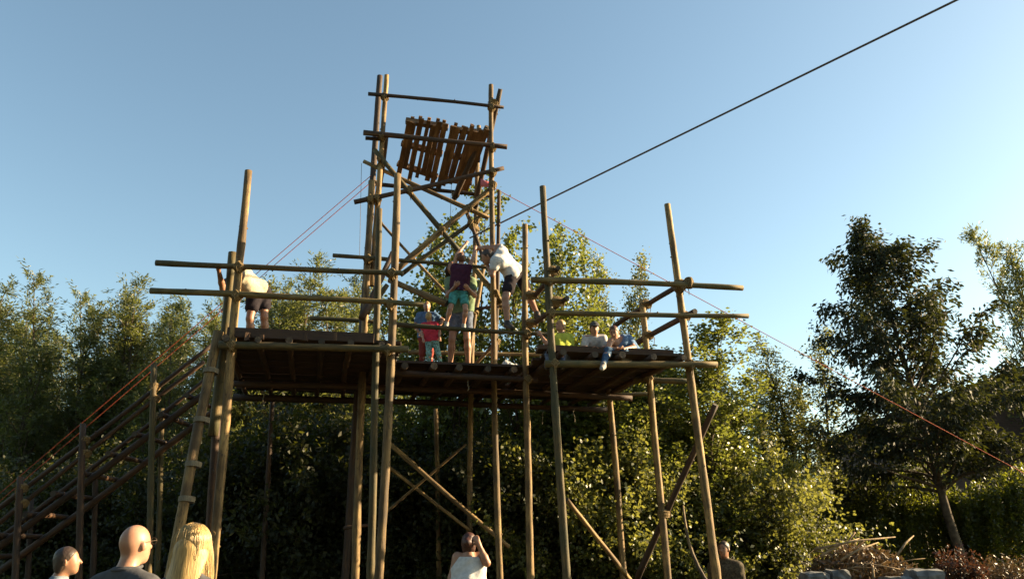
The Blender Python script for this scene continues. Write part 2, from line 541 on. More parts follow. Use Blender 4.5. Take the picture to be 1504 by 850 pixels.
    for px, py in ((312, 545), (294, 617), (282, 682), (273, 733)):
        f = (py - 487) / (835 - 487)
        c = P(321 + (255 - 321) * f, py, 10.05 + (9.7 - 10.05) * f)
        ax = (P(321, 487, 10.05) - P(255, 835, 9.7)).normalized()
        T = Tubes()
        s1 = ax.orthogonal().normalized(); s2 = ax.cross(s1)
        for k in range(-2, 3):
            T.add([ax * (k * .013) + (s1 * math.cos(x) + s2 * math.sin(x)) * .094 for x in np.linspace(0, 2 * math.pi, 17)[:-1]], .0075, 5, False, closed=True)
        mobj('binding', T.mesh('binding', M_ROPEW), pl, c - pl.location)
    # frayed cord ends under the deck
    for px, py, Y, ln in ((688, 553, 11.6, .22), (388, 575, 12.4, .2), (843, 600, 13.9, .25), (797, 605, 13.8, .22), (410, 597, 13.3, .22)):
        T = Tubes()
        q = P(px, py, Y)
        T.add([(random.uniform(-.012, .012), random.uniform(-.012, .012), -k * ln / 5) for k in range(6)], .008, 5)
        mobj('cord_end', T.mesh('cord_end', M_ROPEW), pl, q - pl.location)
build_platform()

# ------------------------------------------------------------------ lookout tower
tower = empty('lookout_tower', (-1.2, 12.9, 0), 'tall narrow tower of lashed poles rising through the platform, with crossed diagonal poles', 'tower')

def build_tower():
    tw = tower
    pole('post', P(546, 420, 12.2), P(568, 111, 12.2), .125, tw)
    post('post', (546, 266), (523, 850), 12.12, 12.12, .15, tw)
    post('post', (558, 112), (507, 850), 13.4, 13.4, .15, tw, M_DARKPOLE, taper=.95)
    post('post', (721, 125), (736, 850), 12.3, 12.3, .125, tw)
    post('post', (703, 185), (690, 850), 13.6, 13.6, .12, tw)
    pole('post', P(727, 540, 12.45), P(733, 280, 12.42), .09, tw, M_DARKPOLE)
    # poles that run back to front under the top floor
    pole('bearer', P(698, 306, 13.6), P(735, 131, 12.18), .125, tw, M_DARKPOLE)
    pole('bearer', P(553, 300, 13.5), P(567, 196, 12.3), .14, tw, M_DARKPOLE)
    pole('bearer', P(667, 292, 13.55), P(716, 186, 12.38), .13, tw, M_DARKPOLE)
    # cross beams
    pole('beam', P(541, 138, 12.06), P(740, 158, 12.2), .085, tw, M_DARKPOLE)
    pole('beam', P(534, 195, 12.02), P(745, 216, 12.16), .115, tw, M_DARKPOLE)
    pole('beam', P(537, 203, 12.14), P(562, 205, 12.16), .09, tw, M_DARKPOLE)
    pole('beam', P(545, 270, 13.5), P(722, 288, 13.66), .10, tw, M_DARKPOLE)
    pole('brace', P(520, 297, 12.02), P(740, 247, 12.16), .105, tw, M_DARKPOLE)
    pole('brace', P(718, 320, 12.5), P(534, 237, 12.3), .10, tw)
    pole('brace', P(678, 373, 12.42), P(550, 220, 12.06), .12, tw, M_RAIL)
    pole('brace', P(578, 400, 12.3), P(727, 272, 12.44), .135, tw)
    pole('brace', P(588, 404, 13.5), P(718, 309, 13.5), .11, tw, M_RAIL)
    pole('brace', P(659, 434, 13.2), P(551, 318, 13.35), .075, tw)
    pole('brace', P(656, 446, 11.75), P(572, 411, 12.05), .135, tw)
    pole('brace', P(712, 385, 13.3), P(686, 313, 13.5), .10, tw, M_DARKPOLE)
    pole('brace', P(738, 445, 12.42), P(686, 380, 12.5), .11, tw, M_RAIL)
    pole('brace', P(697, 536, 12.7), P(732, 500, 12.5), .07, tw)
    pole('brace', P(531, 468, 11.3), P(577, 371, 11.7), .13, tw, M_DARKPOLE)
    pole('brace', P(538, 460, 11.9), P(569, 418, 11.9), .11, tw, M_RAIL)
    pole('rung', P(690, 455, 12.9), P(742, 448, 12.45), .07, tw, M_DARKPOLE)
    pole('brace', P(686, 535, 12.9), P(711, 390, 13.1), .10, tw)
build_tower()

# top floor: two pallets laid on the bearers, sloping down to the back
def build_pallet(c00, c10, c01, c11, nsl, label, seed):
    random.seed(seed)
    base = (c00 + c10 + c01 + c11) / 4
    rt = empty('pallet', base, label, 'pallet', 'pallets on the tower top')
    def B(u, v):
        return c00 * (1 - u) * (1 - v) + c10 * u * (1 - v) + c01 * (1 - u) * v + c11 * u * v
    nrm = (c10 - c00).cross(c01 - c00).normalized()
    if nrm.z < 0:
        nrm = -nrm
    def board(name, a, b, wd, th, off):
        ax = (b - a); L = ax.length; ax.normalize()
        sd = nrm.cross(ax).normalized(); up = ax.cross(sd)
        me = box_mesh(name, wd, th, L, M_PALLET, .004)
        o = bpy.data.objects.new(name, me)
        o.rotation_mode = 'QUATERNION'
        o.rotation_quaternion = Matrix((sd, up, ax)).transposed().to_quaternion()
        o.location = (a + b) / 2 + nrm * off - base
        link(o, rt)
    w0 = (c10 - c00).length
    for k in range(nsl):
        u = (k + .5) / nsl + random.uniform(-.03, .03)
        wide = w0 / nsl * random.choice((.62, .72, .85, .98))
        v0, v1 = random.uniform(-.05, .05), 1 + random.uniform(-.14, .10)
        board('slat', B(u, v0), B(u, v1), wide, .024, -.065)
    for k in range(nsl - 2):
        u = (k + .6) / (nsl - 2) + random.uniform(-.03, .03)
        board('slat', B(min(u, .97), random.uniform(.0, .05)), B(min(u, .97), 1 - random.uniform(.0, .12)), w0 / nsl * .6, .024, .062)
    for v in (.08, .5, .9):
        board('stringer', B(-.01, v), B(1.01, v), .08, .10, 0)
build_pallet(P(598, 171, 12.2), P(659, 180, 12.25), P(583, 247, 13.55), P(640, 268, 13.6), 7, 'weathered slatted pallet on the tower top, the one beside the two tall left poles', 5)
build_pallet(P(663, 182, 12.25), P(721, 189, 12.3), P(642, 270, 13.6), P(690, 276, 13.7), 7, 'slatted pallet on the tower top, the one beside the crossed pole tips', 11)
random.seed(21)

# ------------------------------------------------------------------ stairs of poles on the left
stairs = empty('pole_stairway', P(150, 760, 12.9) * 1.0 - Vector((0, 0, P(150, 760, 12.9).z)), 'steep stairway of lashed poles with handrails climbing to the platform', 'stairs')
def px_dark(tp):  # left posts whose shade is put in by the dark material
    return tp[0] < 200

def build_stairs():  # dark pole material puts the stairway's deep shade into its wood colour
    st = stairs
    Yn, Yf = 12.45, 13.35
    def ln(a, b, Y):
        p, q = P(*a, Y), P(*b, Y)
        return p, q
    pn, qn = ln((300, 578), (0, 799), Yn)
    d = (qn - pn)
    foot = pn + d * ((0.0 - pn.z) / d.z)
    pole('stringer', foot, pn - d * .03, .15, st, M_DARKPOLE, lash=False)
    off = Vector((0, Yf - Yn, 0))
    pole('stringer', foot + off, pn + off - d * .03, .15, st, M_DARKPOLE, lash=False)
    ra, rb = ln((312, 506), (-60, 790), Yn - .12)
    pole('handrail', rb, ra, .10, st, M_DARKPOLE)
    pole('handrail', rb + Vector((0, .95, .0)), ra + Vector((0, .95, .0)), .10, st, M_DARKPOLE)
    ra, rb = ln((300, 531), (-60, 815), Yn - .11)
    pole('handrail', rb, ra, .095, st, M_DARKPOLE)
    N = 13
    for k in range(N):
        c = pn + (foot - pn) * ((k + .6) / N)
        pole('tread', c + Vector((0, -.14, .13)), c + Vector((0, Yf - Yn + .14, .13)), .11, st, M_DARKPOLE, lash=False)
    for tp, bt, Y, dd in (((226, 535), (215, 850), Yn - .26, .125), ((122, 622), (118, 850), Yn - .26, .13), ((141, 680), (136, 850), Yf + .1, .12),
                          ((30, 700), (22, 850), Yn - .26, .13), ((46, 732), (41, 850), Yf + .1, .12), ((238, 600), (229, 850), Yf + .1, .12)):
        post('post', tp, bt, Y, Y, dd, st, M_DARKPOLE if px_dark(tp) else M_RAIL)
build_stairs()
NL = make_lashings()

# ------------------------------------------------------------------ ropes and cable
def rope(name, a, b, r, mat, label, cat, sag=0.0, group=None, strands=1):
    a, b = Vector(a), Vector(b)
    L = (b - a).length
    n = 60
    T = Tubes()
    pts = []
    for i in range(n + 1):
        t = i / n
        p = a.lerp(b, t) - a
        p.z -= sag * 4 * t * (1 - t)
        pts.append(p)
    T.add(pts, r, 6)
    o = mobj(name, T.mesh(name, mat), None, a)
    return tag(o, label, cat, group)

a, b = P(690, 349.5, 13.0), P(1410, -2, 7.6)
rope('zip_line_cable', a, b + (b - a) * 1.6, .0155, M_CABLE, 'thick dark cable running from the tower up across the sky to the upper right', 'cable')
rope('guy_rope', P(545, 258, 12.25), P(-150, 852, 14.2), .0062, M_ORANGE, 'thin orange red guy rope slanting from tower to the left, upper strand', 'rope', .0, 'guy ropes left of the tower')
rope('guy_rope', P(548, 265, 12.3), P(-150, 864, 14.25), .0062, M_ORANGE, 'thin orange red guy rope slanting from tower to the left, lower strand', 'rope', .0, 'guy ropes left of the tower')
rope('guy_rope', P(716, 271, 12.5), P(1942, 930, 13.3), .006, M_ORANGE, 'thin red guy rope slanting from tower down to the right past the dark tree', 'rope', .0)
for px, y0, y1, Y in ((663, 268, 372, 12.2), (531, 240, 380, 12.6)):
    a = P(px, y0, Y)
    rope('hanging_string', a, P(px - 3, y1, Y), .0045, M_CABLE, 'thin dark string hanging %s' % ('inside the tower below the pallets' if px > 600 else 'beside the left tower poles'), 'string')
def build_flag():
    v = [(0, 0, 0), (.0, .02, -.16), (.10, .05, -.03), (.13, .02, -.17), (.19, -.02, -.08), (.20, .0, -.2)]
    me = mesh_np('flag', v, [(0, 1, 3, 2), (2, 3, 5, 4)], M_PINK, True)
    o = mobj('cloth_scrap', me, None, P(706, 262, 12.9))
    md = o.modifiers.new('thick', 'SOLIDIFY'); md.thickness = .006
    tag(o, 'small pink cloth scrap tied to the tower below the pallets', 'cloth')
build_flag()
#--TREES--
# ------------------------------------------------------------------ trees
def unit(a):
    return a / np.maximum(np.linalg.norm(a, axis=-1, keepdims=True), 1e-9)

def leaf_mesh(name, pos, direc, L, W, mat, rng, droop=0.0, shape='rhomb'):
    """one small folded blade for each leaf"""
    n = len(pos)
    d = unit(direc + np.array([0, 0, -droop]))
    r = unit(rng.normal(size=(n, 3)))
    s = unit(np.cross(d, r))
    nn = np.cross(d, s)
    Ls = (L * rng.uniform(.65, 1.25, n))[:, None]
    Ws = (W * rng.uniform(.7, 1.2, n))[:, None]
    wpos = .38 if shape == 'round' else .45
    v0 = pos
    v1 = pos + d * Ls * wpos + s * Ws * .5 + nn * Ws * .14
    v2 = pos + d * Ls
    v3 = pos + d * Ls * wpos - s * Ws * .5 + nn * Ws * .14
    V = np.stack([v0, v1, v2, v3], 1).reshape(-1, 3)
    F = np.arange(n * 4).reshape(n, 4)
    return mesh_np(name, V, F, mat)

def tree_meshes(kind, H, spread, seed, nlead=1, nlat=46, ntw=9, nlf=26, leaf=None, first=.12, mat=None):
    rng = np.random.default_rng(seed)
    rnd = random.Random(seed)
    T = Tubes()
    ts, td, tl = [], [], []          # twig start, direction, length
    r_tr = .012 * H + .02
    for q in range(nlead):
        top_h = H * (1 if q == 0 else rnd.uniform(.72, .97))
        az = rnd.uniform(0, 6.28)
        lean = 0 if nlead == 1 else rnd.uniform(.25, .55) * spread
        n = 12
        pts = []
        wob = np.cumsum(rng.normal(0, .012 * H, (n + 1, 2)), 0) * np.linspace(0, .7, n + 1)[:, None]
        for i in range(n + 1):
            t = i / n
            pts.append(Vector((math.cos(az) * lean * t ** .8 + wob[i, 0], math.sin(az) * lean * t ** .8 + wob[i, 1], top_h * t - (.25 if i == 0 else 0))))
        rr = r_tr * (1 if nlead == 1 else .55)
        T.add(pts, [rr * (1 - .93 * (i / n) ** .9) for i in range(n + 1)], 8, rough=.06)
        def at(t):
            x = t * n; i = min(int(x), n - 1)
            return pts[i].lerp(pts[i + 1], x - i)
        for k in range(nlat):
            t = first + (1 - first) * ((k + rnd.random()) / nlat) ** (1.4 if kind == 'cherry' else .95)
            t = min(t, .995)
            s = at(t)
            a = k * 2.4 + rnd.uniform(-.5, .5)
            if kind == 'cherry':
                prof = min(.78, (1 - t) ** .85 * 1.22) + .07
                el = R(rnd.uniform(2, 26)) + t * .85
            elif kind == 'poplar':
                prof = (1 - t) ** .55 * min(1, .55 + 1.2 * t) + .09
                el = R(rnd.uniform(28, 55)) + t * .35
            elif kind == 'bush':
                prof = math.sqrt(max(0, 1 - t * t)) * .9 + .12
                el = R(rnd.uniform(5, 50))
            else:
                prof = (1 - t) ** .7 * min(1, .5 + 1.3 * t) + .08
                el = R(rnd.uniform(38, 62)) + t * .3
            L = spread * prof * (rnd.uniform(.45, 1.38) if kind == 'cherry' else rnd.uniform(.62, 1.22))
            el = min(el, 1.35)
            dv = np.array([math.cos(a) * math.cos(el), math.sin(a) * math.cos(el), math.sin(el)])
            m = 6
            lp = []
            cur = np.array(s); dcur = dv.copy()
            for i in range(m + 1):
                lp.append(cur.copy())
                dcur = dcur + rng.normal(0, .10, 3)
                if kind == 'cherry':
                    dcur[2] -= .03
                elif kind != 'bush':
                    dcur[2] += .07
                dcur /= np.linalg.norm(dcur)
                cur = cur + dcur * L / m
            r0 = max(.006, rr * .38 * (1 - t) + .006)
            T.add([Vector(x) for x in lp], [r0 * (1 - .85 * i / m) for i in range(m + 1)], 5, cap=False)
            lp = np.array(lp)
            nt_ = max(3, int(ntw * ((.3 + 1.3 * prof) if kind == 'cherry' else (.35 + prof))))
            u = rng.uniform(.12, 1.0, nt_) ** .8 * m
            i0 = np.minimum(u.astype(int), m - 1)
            st = lp[i0] + (lp[i0 + 1] - lp[i0]) * (u - i0)[:, None]
            dd = unit(unit(lp[i0 + 1] - lp[i0]) * .75 + rng.normal(0, .55, (nt_, 3)) + np.array([0, 0, -.25 if kind == 'cherry' else .18]))
            ts.append(st); td.append(dd); tl.append(rng.uniform(.22, .55, nt_) * (.55 + .45 * min(1, L)) * (1.1 if kind == 'willow' else 1))
    ts, td, tl = np.concatenate(ts), np.concatenate(td), np.concatenate(tl)
    # twigs
    trunk = T.mesh('trunk', M_BARK)
    N = len(ts)
    rep = np.repeat(np.arange(N), nlf)
    f = rng.uniform(.05, 1.05, len(rep))
    pos = ts[rep] + td[rep] * (tl[rep] * f)[:, None] + rng.normal(0, .035 if kind == 'willow' else .06, (len(rep), 3))
    LL, WW = leaf
    if kind == 'willow':
        dr = unit(td[rep] + rng.normal(0, .55, (len(rep), 3))); drp = .15
    elif kind == 'cherry':
        dr = unit(td[rep] * .6 + rng.normal(0, .4, (len(rep), 3))); drp = .75
    else:
        dr = unit(td[rep] * .4 + rng.normal(0, .8, (len(rep), 3))); drp = .35
    crown = leaf_mesh('crown', pos, dr, LL, WW, mat, rng, drp, 'round' if kind == 'poplar' else 'rhomb')
    return trunk, crown

PROTO = {}
def proto(key, *a, **k):
    if key not in PROTO:
        PROTO[key] = tree_meshes(*a, **k)
    return PROTO[key]

def place_tree(name, key, X, Y, sc, rz, label, cat='tree', group=None, sz=None):
    tr, cr = PROTO[key]
    o = empty(name, (X, Y, 0), label, cat, group)
    o.rotation_euler = (0, 0, rz)
    o.scale = (sc, sc, sc if sz is None else sz)
    mobj('trunk', tr, o); mobj('crown', cr, o)
    return o

for i in range(3):
    proto('willow%d' % i, 'willow', 9.0, 1.9, 40 + i, nlead=5, nlat=36, ntw=11, nlf=22, leaf=(.11, .028), first=.1, mat=L_WILLOW)
for i in range(3):
    proto('poplar%d' % i, 'poplar', 9.0, 2.7, 60 + i, nlead=3, nlat=48, ntw=13, nlf=18, leaf=(.085, .078), first=.04, mat=L_POPLAR)
for i in range(3):
    proto('sparse%d' % i, 'poplar', 9.0, 2.5, 160 + i, nlead=3, nlat=30, ntw=10, nlf=13, leaf=(.10, .09), first=.04, mat=L_POPLAR)
for i in range(2):
    proto('birch%d' % i, 'birch', 9.0, 1.7, 80 + i, nlead=4, nlat=44, ntw=10, nlf=16, leaf=(.075, .055), first=.05, mat=L_BIRCH)
proto('cherry', 'cherry', 8.1, 2.9, 97, nlead=1, nlat=76, ntw=18, nlf=25, leaf=(.125, .052), first=.30, mat=L_CHERRY)
for i in range(2):
    proto('bush%d' % i, 'bush', 3.0, 1.7, 110 + i, nlead=4, nlat=26, ntw=12, nlf=17, leaf=(.085, .05), first=.02, mat=L_BUSH)

proto('brightbush', 'bush', 3.0, 1.7, 115, nlead=4, nlat=26, ntw=12, nlf=17, leaf=(.075, .055), first=.02, mat=L_BIRCH)

def XY(px, Y, py=700):
    p = P(px, py, Y)
    return p.x

def top(py, Y):
    return P(752, py, Y).z

# willows of the row on the left: px of the stem, Y, py of the tip
WIL = [(-30, 20.5, 415, 'pale green willow at the far left end of the tree row'),
       (62, 20.0, 412, 'willow with a forked tip second from the left end of the row'),
       (132, 19.5, 388, 'tallest pale willow of the row left of the pole stairway'),
       (215, 20.0, 424, 'bushy willow rising right behind the stairway handrail'),
       (272, 18.6, 436, 'darker willow just left of the leaning banded pole'),
       (385, 19.2, 366, 'willow with two wispy tips behind the bent man'),
       (452, 20.0, 384, 'willow with slim tip between bent man and tower'),
       (512, 20.6, 372, 'thin tipped willow just left of the tower poles')]
for k, (px, Y, py, lab) in enumerate(WIL):
    h = top(py, Y)
    place_tree('willow_tree', 'willow%d' % (k % 3), XY(px, Y), Y, h / 9.0 * 1.3, k * 1.7, lab, 'tree', 'willows in the row on the left', sz=h / 9.0 * .97)
for k in range(9):                                     # the row behind them
    px = -120 + k * 84
    Y = 25 + (k % 3) * .8
    h = top(442 + (k * 37 % 26), Y)
    place_tree('willow_tree', 'willow%d' % ((k + 1) % 3), XY(px, Y), Y, h / 9.0 * 1.3, k * 2.3 + 1, 'willow of the shaded rear row hidden mostly behind the front willows', 'tree', 'willows of the rear row', sz=h / 9.0)
# poplars behind the tower and on the right of the platform
POP = [(600, 17.0, 408, 'leafy poplar right behind the crossed tower poles'),
       (648, 16.6, 335, 'round leaved poplar whose tip shows between the crossed poles'),
       (694, 17.4, 292, 'poplar with its top inside the tower frame under the pallets'),
       (800, 16.2, 306, 'tallest poplar with a narrow tip behind the rail posts'),
       (850, 16.8, 352, 'yellow green poplar right of the tall narrow tipped poplar'),
       (885, 16.0, 452, 'low dense poplar above the seated children'),
       (925, 16.4, 486, 'bright poplar behind the post pair under the right wing'),
       (1000, 15.8, 474, 'bright sunlit poplar beside the rightmost platform post'),
       (960, 17.4, 500, 'dense poplar filling the gap between the two right posts'),
       (1048, 16.6, 518, 'low yellow green poplar right of the rightmost post'),
       (742, 17.6, 420, 'shaded poplar behind the man in the white shirt')]
for k, (px, Y, py, lab) in enumerate(POP):
    h = top(py, Y) * .95
    s = h / 9.0
    place_tree('poplar_tree', ('poplar%d' if px > 880 else 'sparse%d') % (k % 3), XY(px, Y), Y, max(1.0 if px > 880 else .85, s * .95), k * 2.1 + .4, lab, 'tree', 'poplars behind the platform', sz=s)
BIR = [(918, 23.0, 372, 'pale thin birch rising far behind the right rails'),
       (1105, 21.5, 545, 'pale birch right of the sunlit poplar'),
       (1195, 21.5, 488, 'slim pale birch with pointed tip left of the dark cherry tree'),
       (1150, 20.5, 590, 'low birch leaning out in front of the hedge'),
       (1060, 23.5, 540, 'birch half hidden behind the sunlit poplar'),
       (1500, 26.5, 232, 'tall pale feathery tree at the right edge of the picture')]
for k, (px, Y, py, lab) in enumerate(BIR):
    h = top(py, Y); s = h / 9.0
    key = 'birch%d' % (k % 2) if px < 1400 else 'willow1'
    place_tree('birch_tree' if px < 1400 else 'willow_tree', key, XY(px, Y) + (2.7 if px > 1400 else 0), Y, s * (1.45 if px < 1400 else .85) if px > 1100 else s * .9, k * 1.9 + .6, lab, 'tree', sz=s)
# dark cherry on the right
ch = place_tree('cherry_tree', 'cherry', 11.0, 19.5, 1.2, 1.1, 'dark layered cherry tree with a bare leaning trunk in front of the house', 'tree', sz=1.2)
ch.rotation_euler = (R(0), R(-8.5), R(0))
# shrubs that close the foot of the wood
SHR = [(-40, 17.0, 1.0), (60, 16.4, .95), (170, 17.0, 1.05), (270, 16.2, 1.0), (370, 16.0, 1.1), (450, 15.8, 1.25), (540, 16.4, 1.1), (620, 15.6, 1.0),
       (700, 15.8, 1.1), (780, 15.4, 1.0), (860, 15.0, 1.05), (930, 15.2, .9), (1090, 15.6, 1.0), (1150, 15.4, .75)]
SLAB = ['shrub at the far left foot of the stairway', 'dark shrub behind the boy with short dark hair', 'dark shrub behind the bald man, under the stairway', 'shrub behind the blonde woman',
        'dark shrub under the left wing beside the corner post', 'leafy shrub catching light under the left wing', 'dark shrub behind the paired posts', 'shrub behind the crossed braces',
        'dark shrub behind the woman in the white tank top', 'shrub between the two middle posts', 'shrub right of the long middle post', 'low shrub under the right wing',
        'shrub behind the man in shade on the right', 'small light green shrub left of the brush pile']
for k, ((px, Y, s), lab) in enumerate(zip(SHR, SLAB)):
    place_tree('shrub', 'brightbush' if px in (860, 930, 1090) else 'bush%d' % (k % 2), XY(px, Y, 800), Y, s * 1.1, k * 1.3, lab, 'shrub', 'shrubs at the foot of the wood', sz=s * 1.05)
for k in range(10):
    px = -90 + k * 122
    Y = 22.5 + (k % 2)
    place_tree('shrub', 'bush%d' % (k % 2), XY(px, Y, 800), Y, 1.5, k * 1.9, 'tall dark shrub deep in the wood behind the tree row', 'shrub', 'shrubs deep in the wood', sz=1.7)

# unseen poplars added behind the viewpoint to dim the sky light on the fronts
for k, (X, Y, s) in enumerate([(10, -8, 1.35), (5, -11, 1.5), (0, -12, 1.45), (-5, -11, 1.5), (-10, -9, 1.4), (-14, -4, 1.4), (-16, 2, 1.3)]):
    place_tree('poplar_tree', 'poplar%d' % (k % 3), X, Y, s * 1.1, k * 1.4, 'unseen poplar added behind the onlookers to dim the sky light', 'tree', 'unseen poplars added behind the viewpoint', sz=s)

# ------------------------------------------------------------------ hedges
def hedge(name, pts, label, seed, mat, n=26000, leaf=(.085, .06), cat='hedge'):
    """pts: ground outline strip as (X, Y, halfwidth, height) stations; leaves fill the outer layer"""
    rng = np.random.default_rng(seed)
    A = np.array(pts, float)
    m = len(A) - 1
    u = rng.uniform(0, m, n); i = np.minimum(u.astype(int), m - 1); f = (u - i)[:, None]
    S = A[i] * (1 - f) + A[i + 1] * f
    th = rng.uniform(0, math.pi, n)
    bumps = 1 + .07 * np.sin(u * 7.1 + th * 3) + .05 * np.sin(u * 17 + th * 5) + .06 * rng.normal(size=n)
    rad = np.minimum(1.15, bumps) * np.where(rng.random(n) < .85, rng.uniform(.86, 1.03, n), rng.uniform(.3, .9, n))
    ce, se = np.cos(th), np.sin(th)
    ex = np.sign(ce) * np.abs(ce) ** .45 * S[:, 2] * rad
    ez = np.abs(se) ** .55 * S[:, 3] * rad
    pos = np.stack([S[:, 0], S[:, 1] + ex, np.maximum(.03, ez)], 1)
    dr = unit(np.stack([rng.normal(0, 1, n), ce * .4 + rng.normal(0, .8, n), se * .4 + rng.normal(0, .8, n)], 1))
    base = Vector((A[:, 0].mean(), A[:, 1].mean(), 0))
    o = empty(name, base, label, cat)
    me = leaf_mesh('foliage', pos - np.array(base), dr, leaf[0], leaf[1], mat, rng, .0)
    c = mobj('foliage', me, o)
    T = Tubes()
    for k in range(18):
        t = rng.uniform(0, m); i = min(int(t), m - 1); s = A[i] * (1 - t + i) + A[i + 1] * (t - i)
        x, y = s[0] - base.x, s[1] - base.y + rng.uniform(-.4, .4) * s[2]
        T.add([(x, y, -.1), (x + rng.uniform(-.1, .1), y + rng.uniform(-.1, .1), s[3] * .5), (x + rng.uniform(-.2, .2), y + rng.uniform(-.15, .15), s[3] * .85)], [.04, .03, .012], 6)
    mobj('stems', T.mesh('stems', M_BARK), o)
    return o
def hs(px, py, Y, hw):
    p = P(px, py, Y)
    return (p.x, Y, hw, p.z)
hedge('hedge', [hs(1165, 745, 21.6, .6), hs(1215, 722, 21.6, .8), hs(1270, 716, 21.6, .8), hs(1330, 722, 21.7, .8), hs(1400, 738, 21.8, .7)],
      'clipped hedge with a sunlit top left of the cherry trunk', 201, L_HEDGE, 42000)
hedge('hedge', [hs(1395, 752, 20.8, .6), hs(1430, 735, 20.8, .8), hs(1470, 718, 20.8, .8), hs(1510, 703, 20.8, .8), hs(1600, 690, 20.8, .8)],
      'rising hedge with a sunlit top right of the cherry trunk', 202, L_HEDGE, 42000)
hedge('golden_bush', [hs(1318, 735, 23.0, .3), hs(1340, 690, 23.0, .7), hs(1360, 682, 23.0, .7), hs(1385, 700, 23.0, .6), hs(1400, 745, 23.0, .3)],
      'yellow green bush standing up behind the hedge at the cherry trunk', 203, L_POPLAR, 20000, (.09, .05), 'bush')
hedge('red_leaf_shrub', [hs(1378, 838, 11.6, .25), hs(1398, 824, 11.6, .35), hs(1420, 830, 11.6, .35), hs(1440, 842, 11.6, .25)],
      'low red leaved shrub at the foot of the cherry trunk', 204, L_RED, 9000, (.05, .03), 'shrub')
hedge('dry_weeds', [hs(1436, 845, 12.2, .3), hs(1460, 832, 12.2, .45), hs(1490, 838, 12.2, .45), hs(1530, 830, 12.2, .4)],
      'brown dry weeds at the lower right corner', 205, L_DRY, 9000, (.07, .02), 'weeds')

# ------------------------------------------------------------------ house behind the hedge
def build_house():
    m, n, l, b = new_mat('dark_brick')
    tc = n.new('ShaderNodeTexCoord'); mp = n.new('ShaderNodeMapping'); mp.inputs['Rotation'].default_value = (R(90), 0, 0)
    br = n.new('ShaderNodeTexBrick'); br.inputs['Scale'].default_value = 4.2
    br.inputs['Color1'].default_value = (.06, .036, .027, 1); br.inputs['Color2'].default_value = (.09, .052, .038, 1); br.inputs['Mortar'].default_value = (.09, .08, .07, 1)
    br.inputs['Mortar Size'].default_value = .015
    l.new(tc.outputs['Object'], mp.inputs[0]); l.new(mp.outputs[0], br.inputs['Vector']); l.new(br.outputs[0], b.inputs['Base Color'])
    b.inputs['Roughness'].default_value = .9
    roofm = plain_mat('roof_tile', (.03, .025, .023), .75, .3, 5, .4)
    board = plain_mat('barge_board', (.06, .045, .035), .7, .2, 6, .2)
    Y0, Y1 = 28.0, 38.0
    el, er = P(1325, 608, Y0), P(1504, 541, Y0)
    sl = (er.z - el.z) / (er.x - el.x)
    half = 9.0
    xl = el.x; xr = xl + 2 * half; zE = el.z; zR = zE + sl * half
    h = empty('house', (xl + half, (Y0 + Y1) / 2, 0), 'dark brick house with a low pitched tiled roof behind the cherry tree', 'house')
    L = h.location
    # gable wall and side walls, one shell
    xi = xl + .5; xj = xr - .5; zi = zE + sl * .5 - .12
    v = [(xi, Y0 + .5, -.2), (xj, Y0 + .5, -.2), (xj, Y0 + .5, zi), (xl + half, Y0 + .5, zR - .12), (xi, Y0 + .5, zi)]
    v += [(x, Y1 - .5, z) for x, y, z in v]
    me = mesh_np('wall', [Vector(q) - L for q in v], [(0, 1, 2, 3, 4), (9, 8, 7, 6, 5), (0, 4, 9, 5), (1, 6, 7, 2), (0, 5, 6, 1)], m)
    mobj('wall', me, h)
    for sgn, xa in ((1, xl), (-1, xr)):
        t = .16
        xm = xl + half
        q = [(xa, Y0, zE), (xm, Y0, zR), (xm, Y1, zR), (xa, Y1, zE)]
        q += [(x, y, z - t) for x, y, z in q]
        me = mesh_np('roof', [Vector(s) - L for s in q], [(0, 1, 2, 3), (7, 6, 5, 4), (0, 4, 5, 1), (2, 6, 7, 3), (0, 3, 7, 4)], roofm)
        ro = mobj('roof', me, h)
        # rows of tiles as proud battens, the nearest course lines
        for k in range(22):
            f = (k + .5) / 22
            x = xa + (xm - xa) * f; z = zE + (zR - zE) * f
            bm = box_mesh('tile_course', .38, Y1 - Y0 - .02, .035, roofm)
            c = mobj('tile_course', bm, ro, Vector((x, (Y0 + Y1) / 2, z + .022)) - L)
            c.rotation_euler = (0, -sgn * math.atan(sl) + sgn * .04, 0)
        bb = mesh_np('barge_board', [Vector(s) - L for s in [(xa, Y0 - .03, zE - .02), (xm, Y0 - .03, zR - .02), (xm, Y0 - .03, zR - .26), (xa, Y0 - .03, zE - .26),
             (xa, Y0 + .0, zE - .02), (xm, Y0 + .0, zR - .02), (xm, Y0 + .0, zR - .26), (xa, Y0 + .0, zE - .26)]], [(0, 1, 2, 3), (7, 6, 5, 4), (0, 4, 5, 1), (3, 2, 6, 7), (0, 3, 7, 4), (1, 5, 6, 2)], board)
        mobj('barge_board', bb, h)
    gt = Tubes(); gt.add([Vector((xl - .05, Y0, zE - .1)) - L, Vector((xl - .05, Y1, zE - .1)) - L], .07, 8)
    mobj('gutter', gt.mesh('gutter', board), h)
build_house()

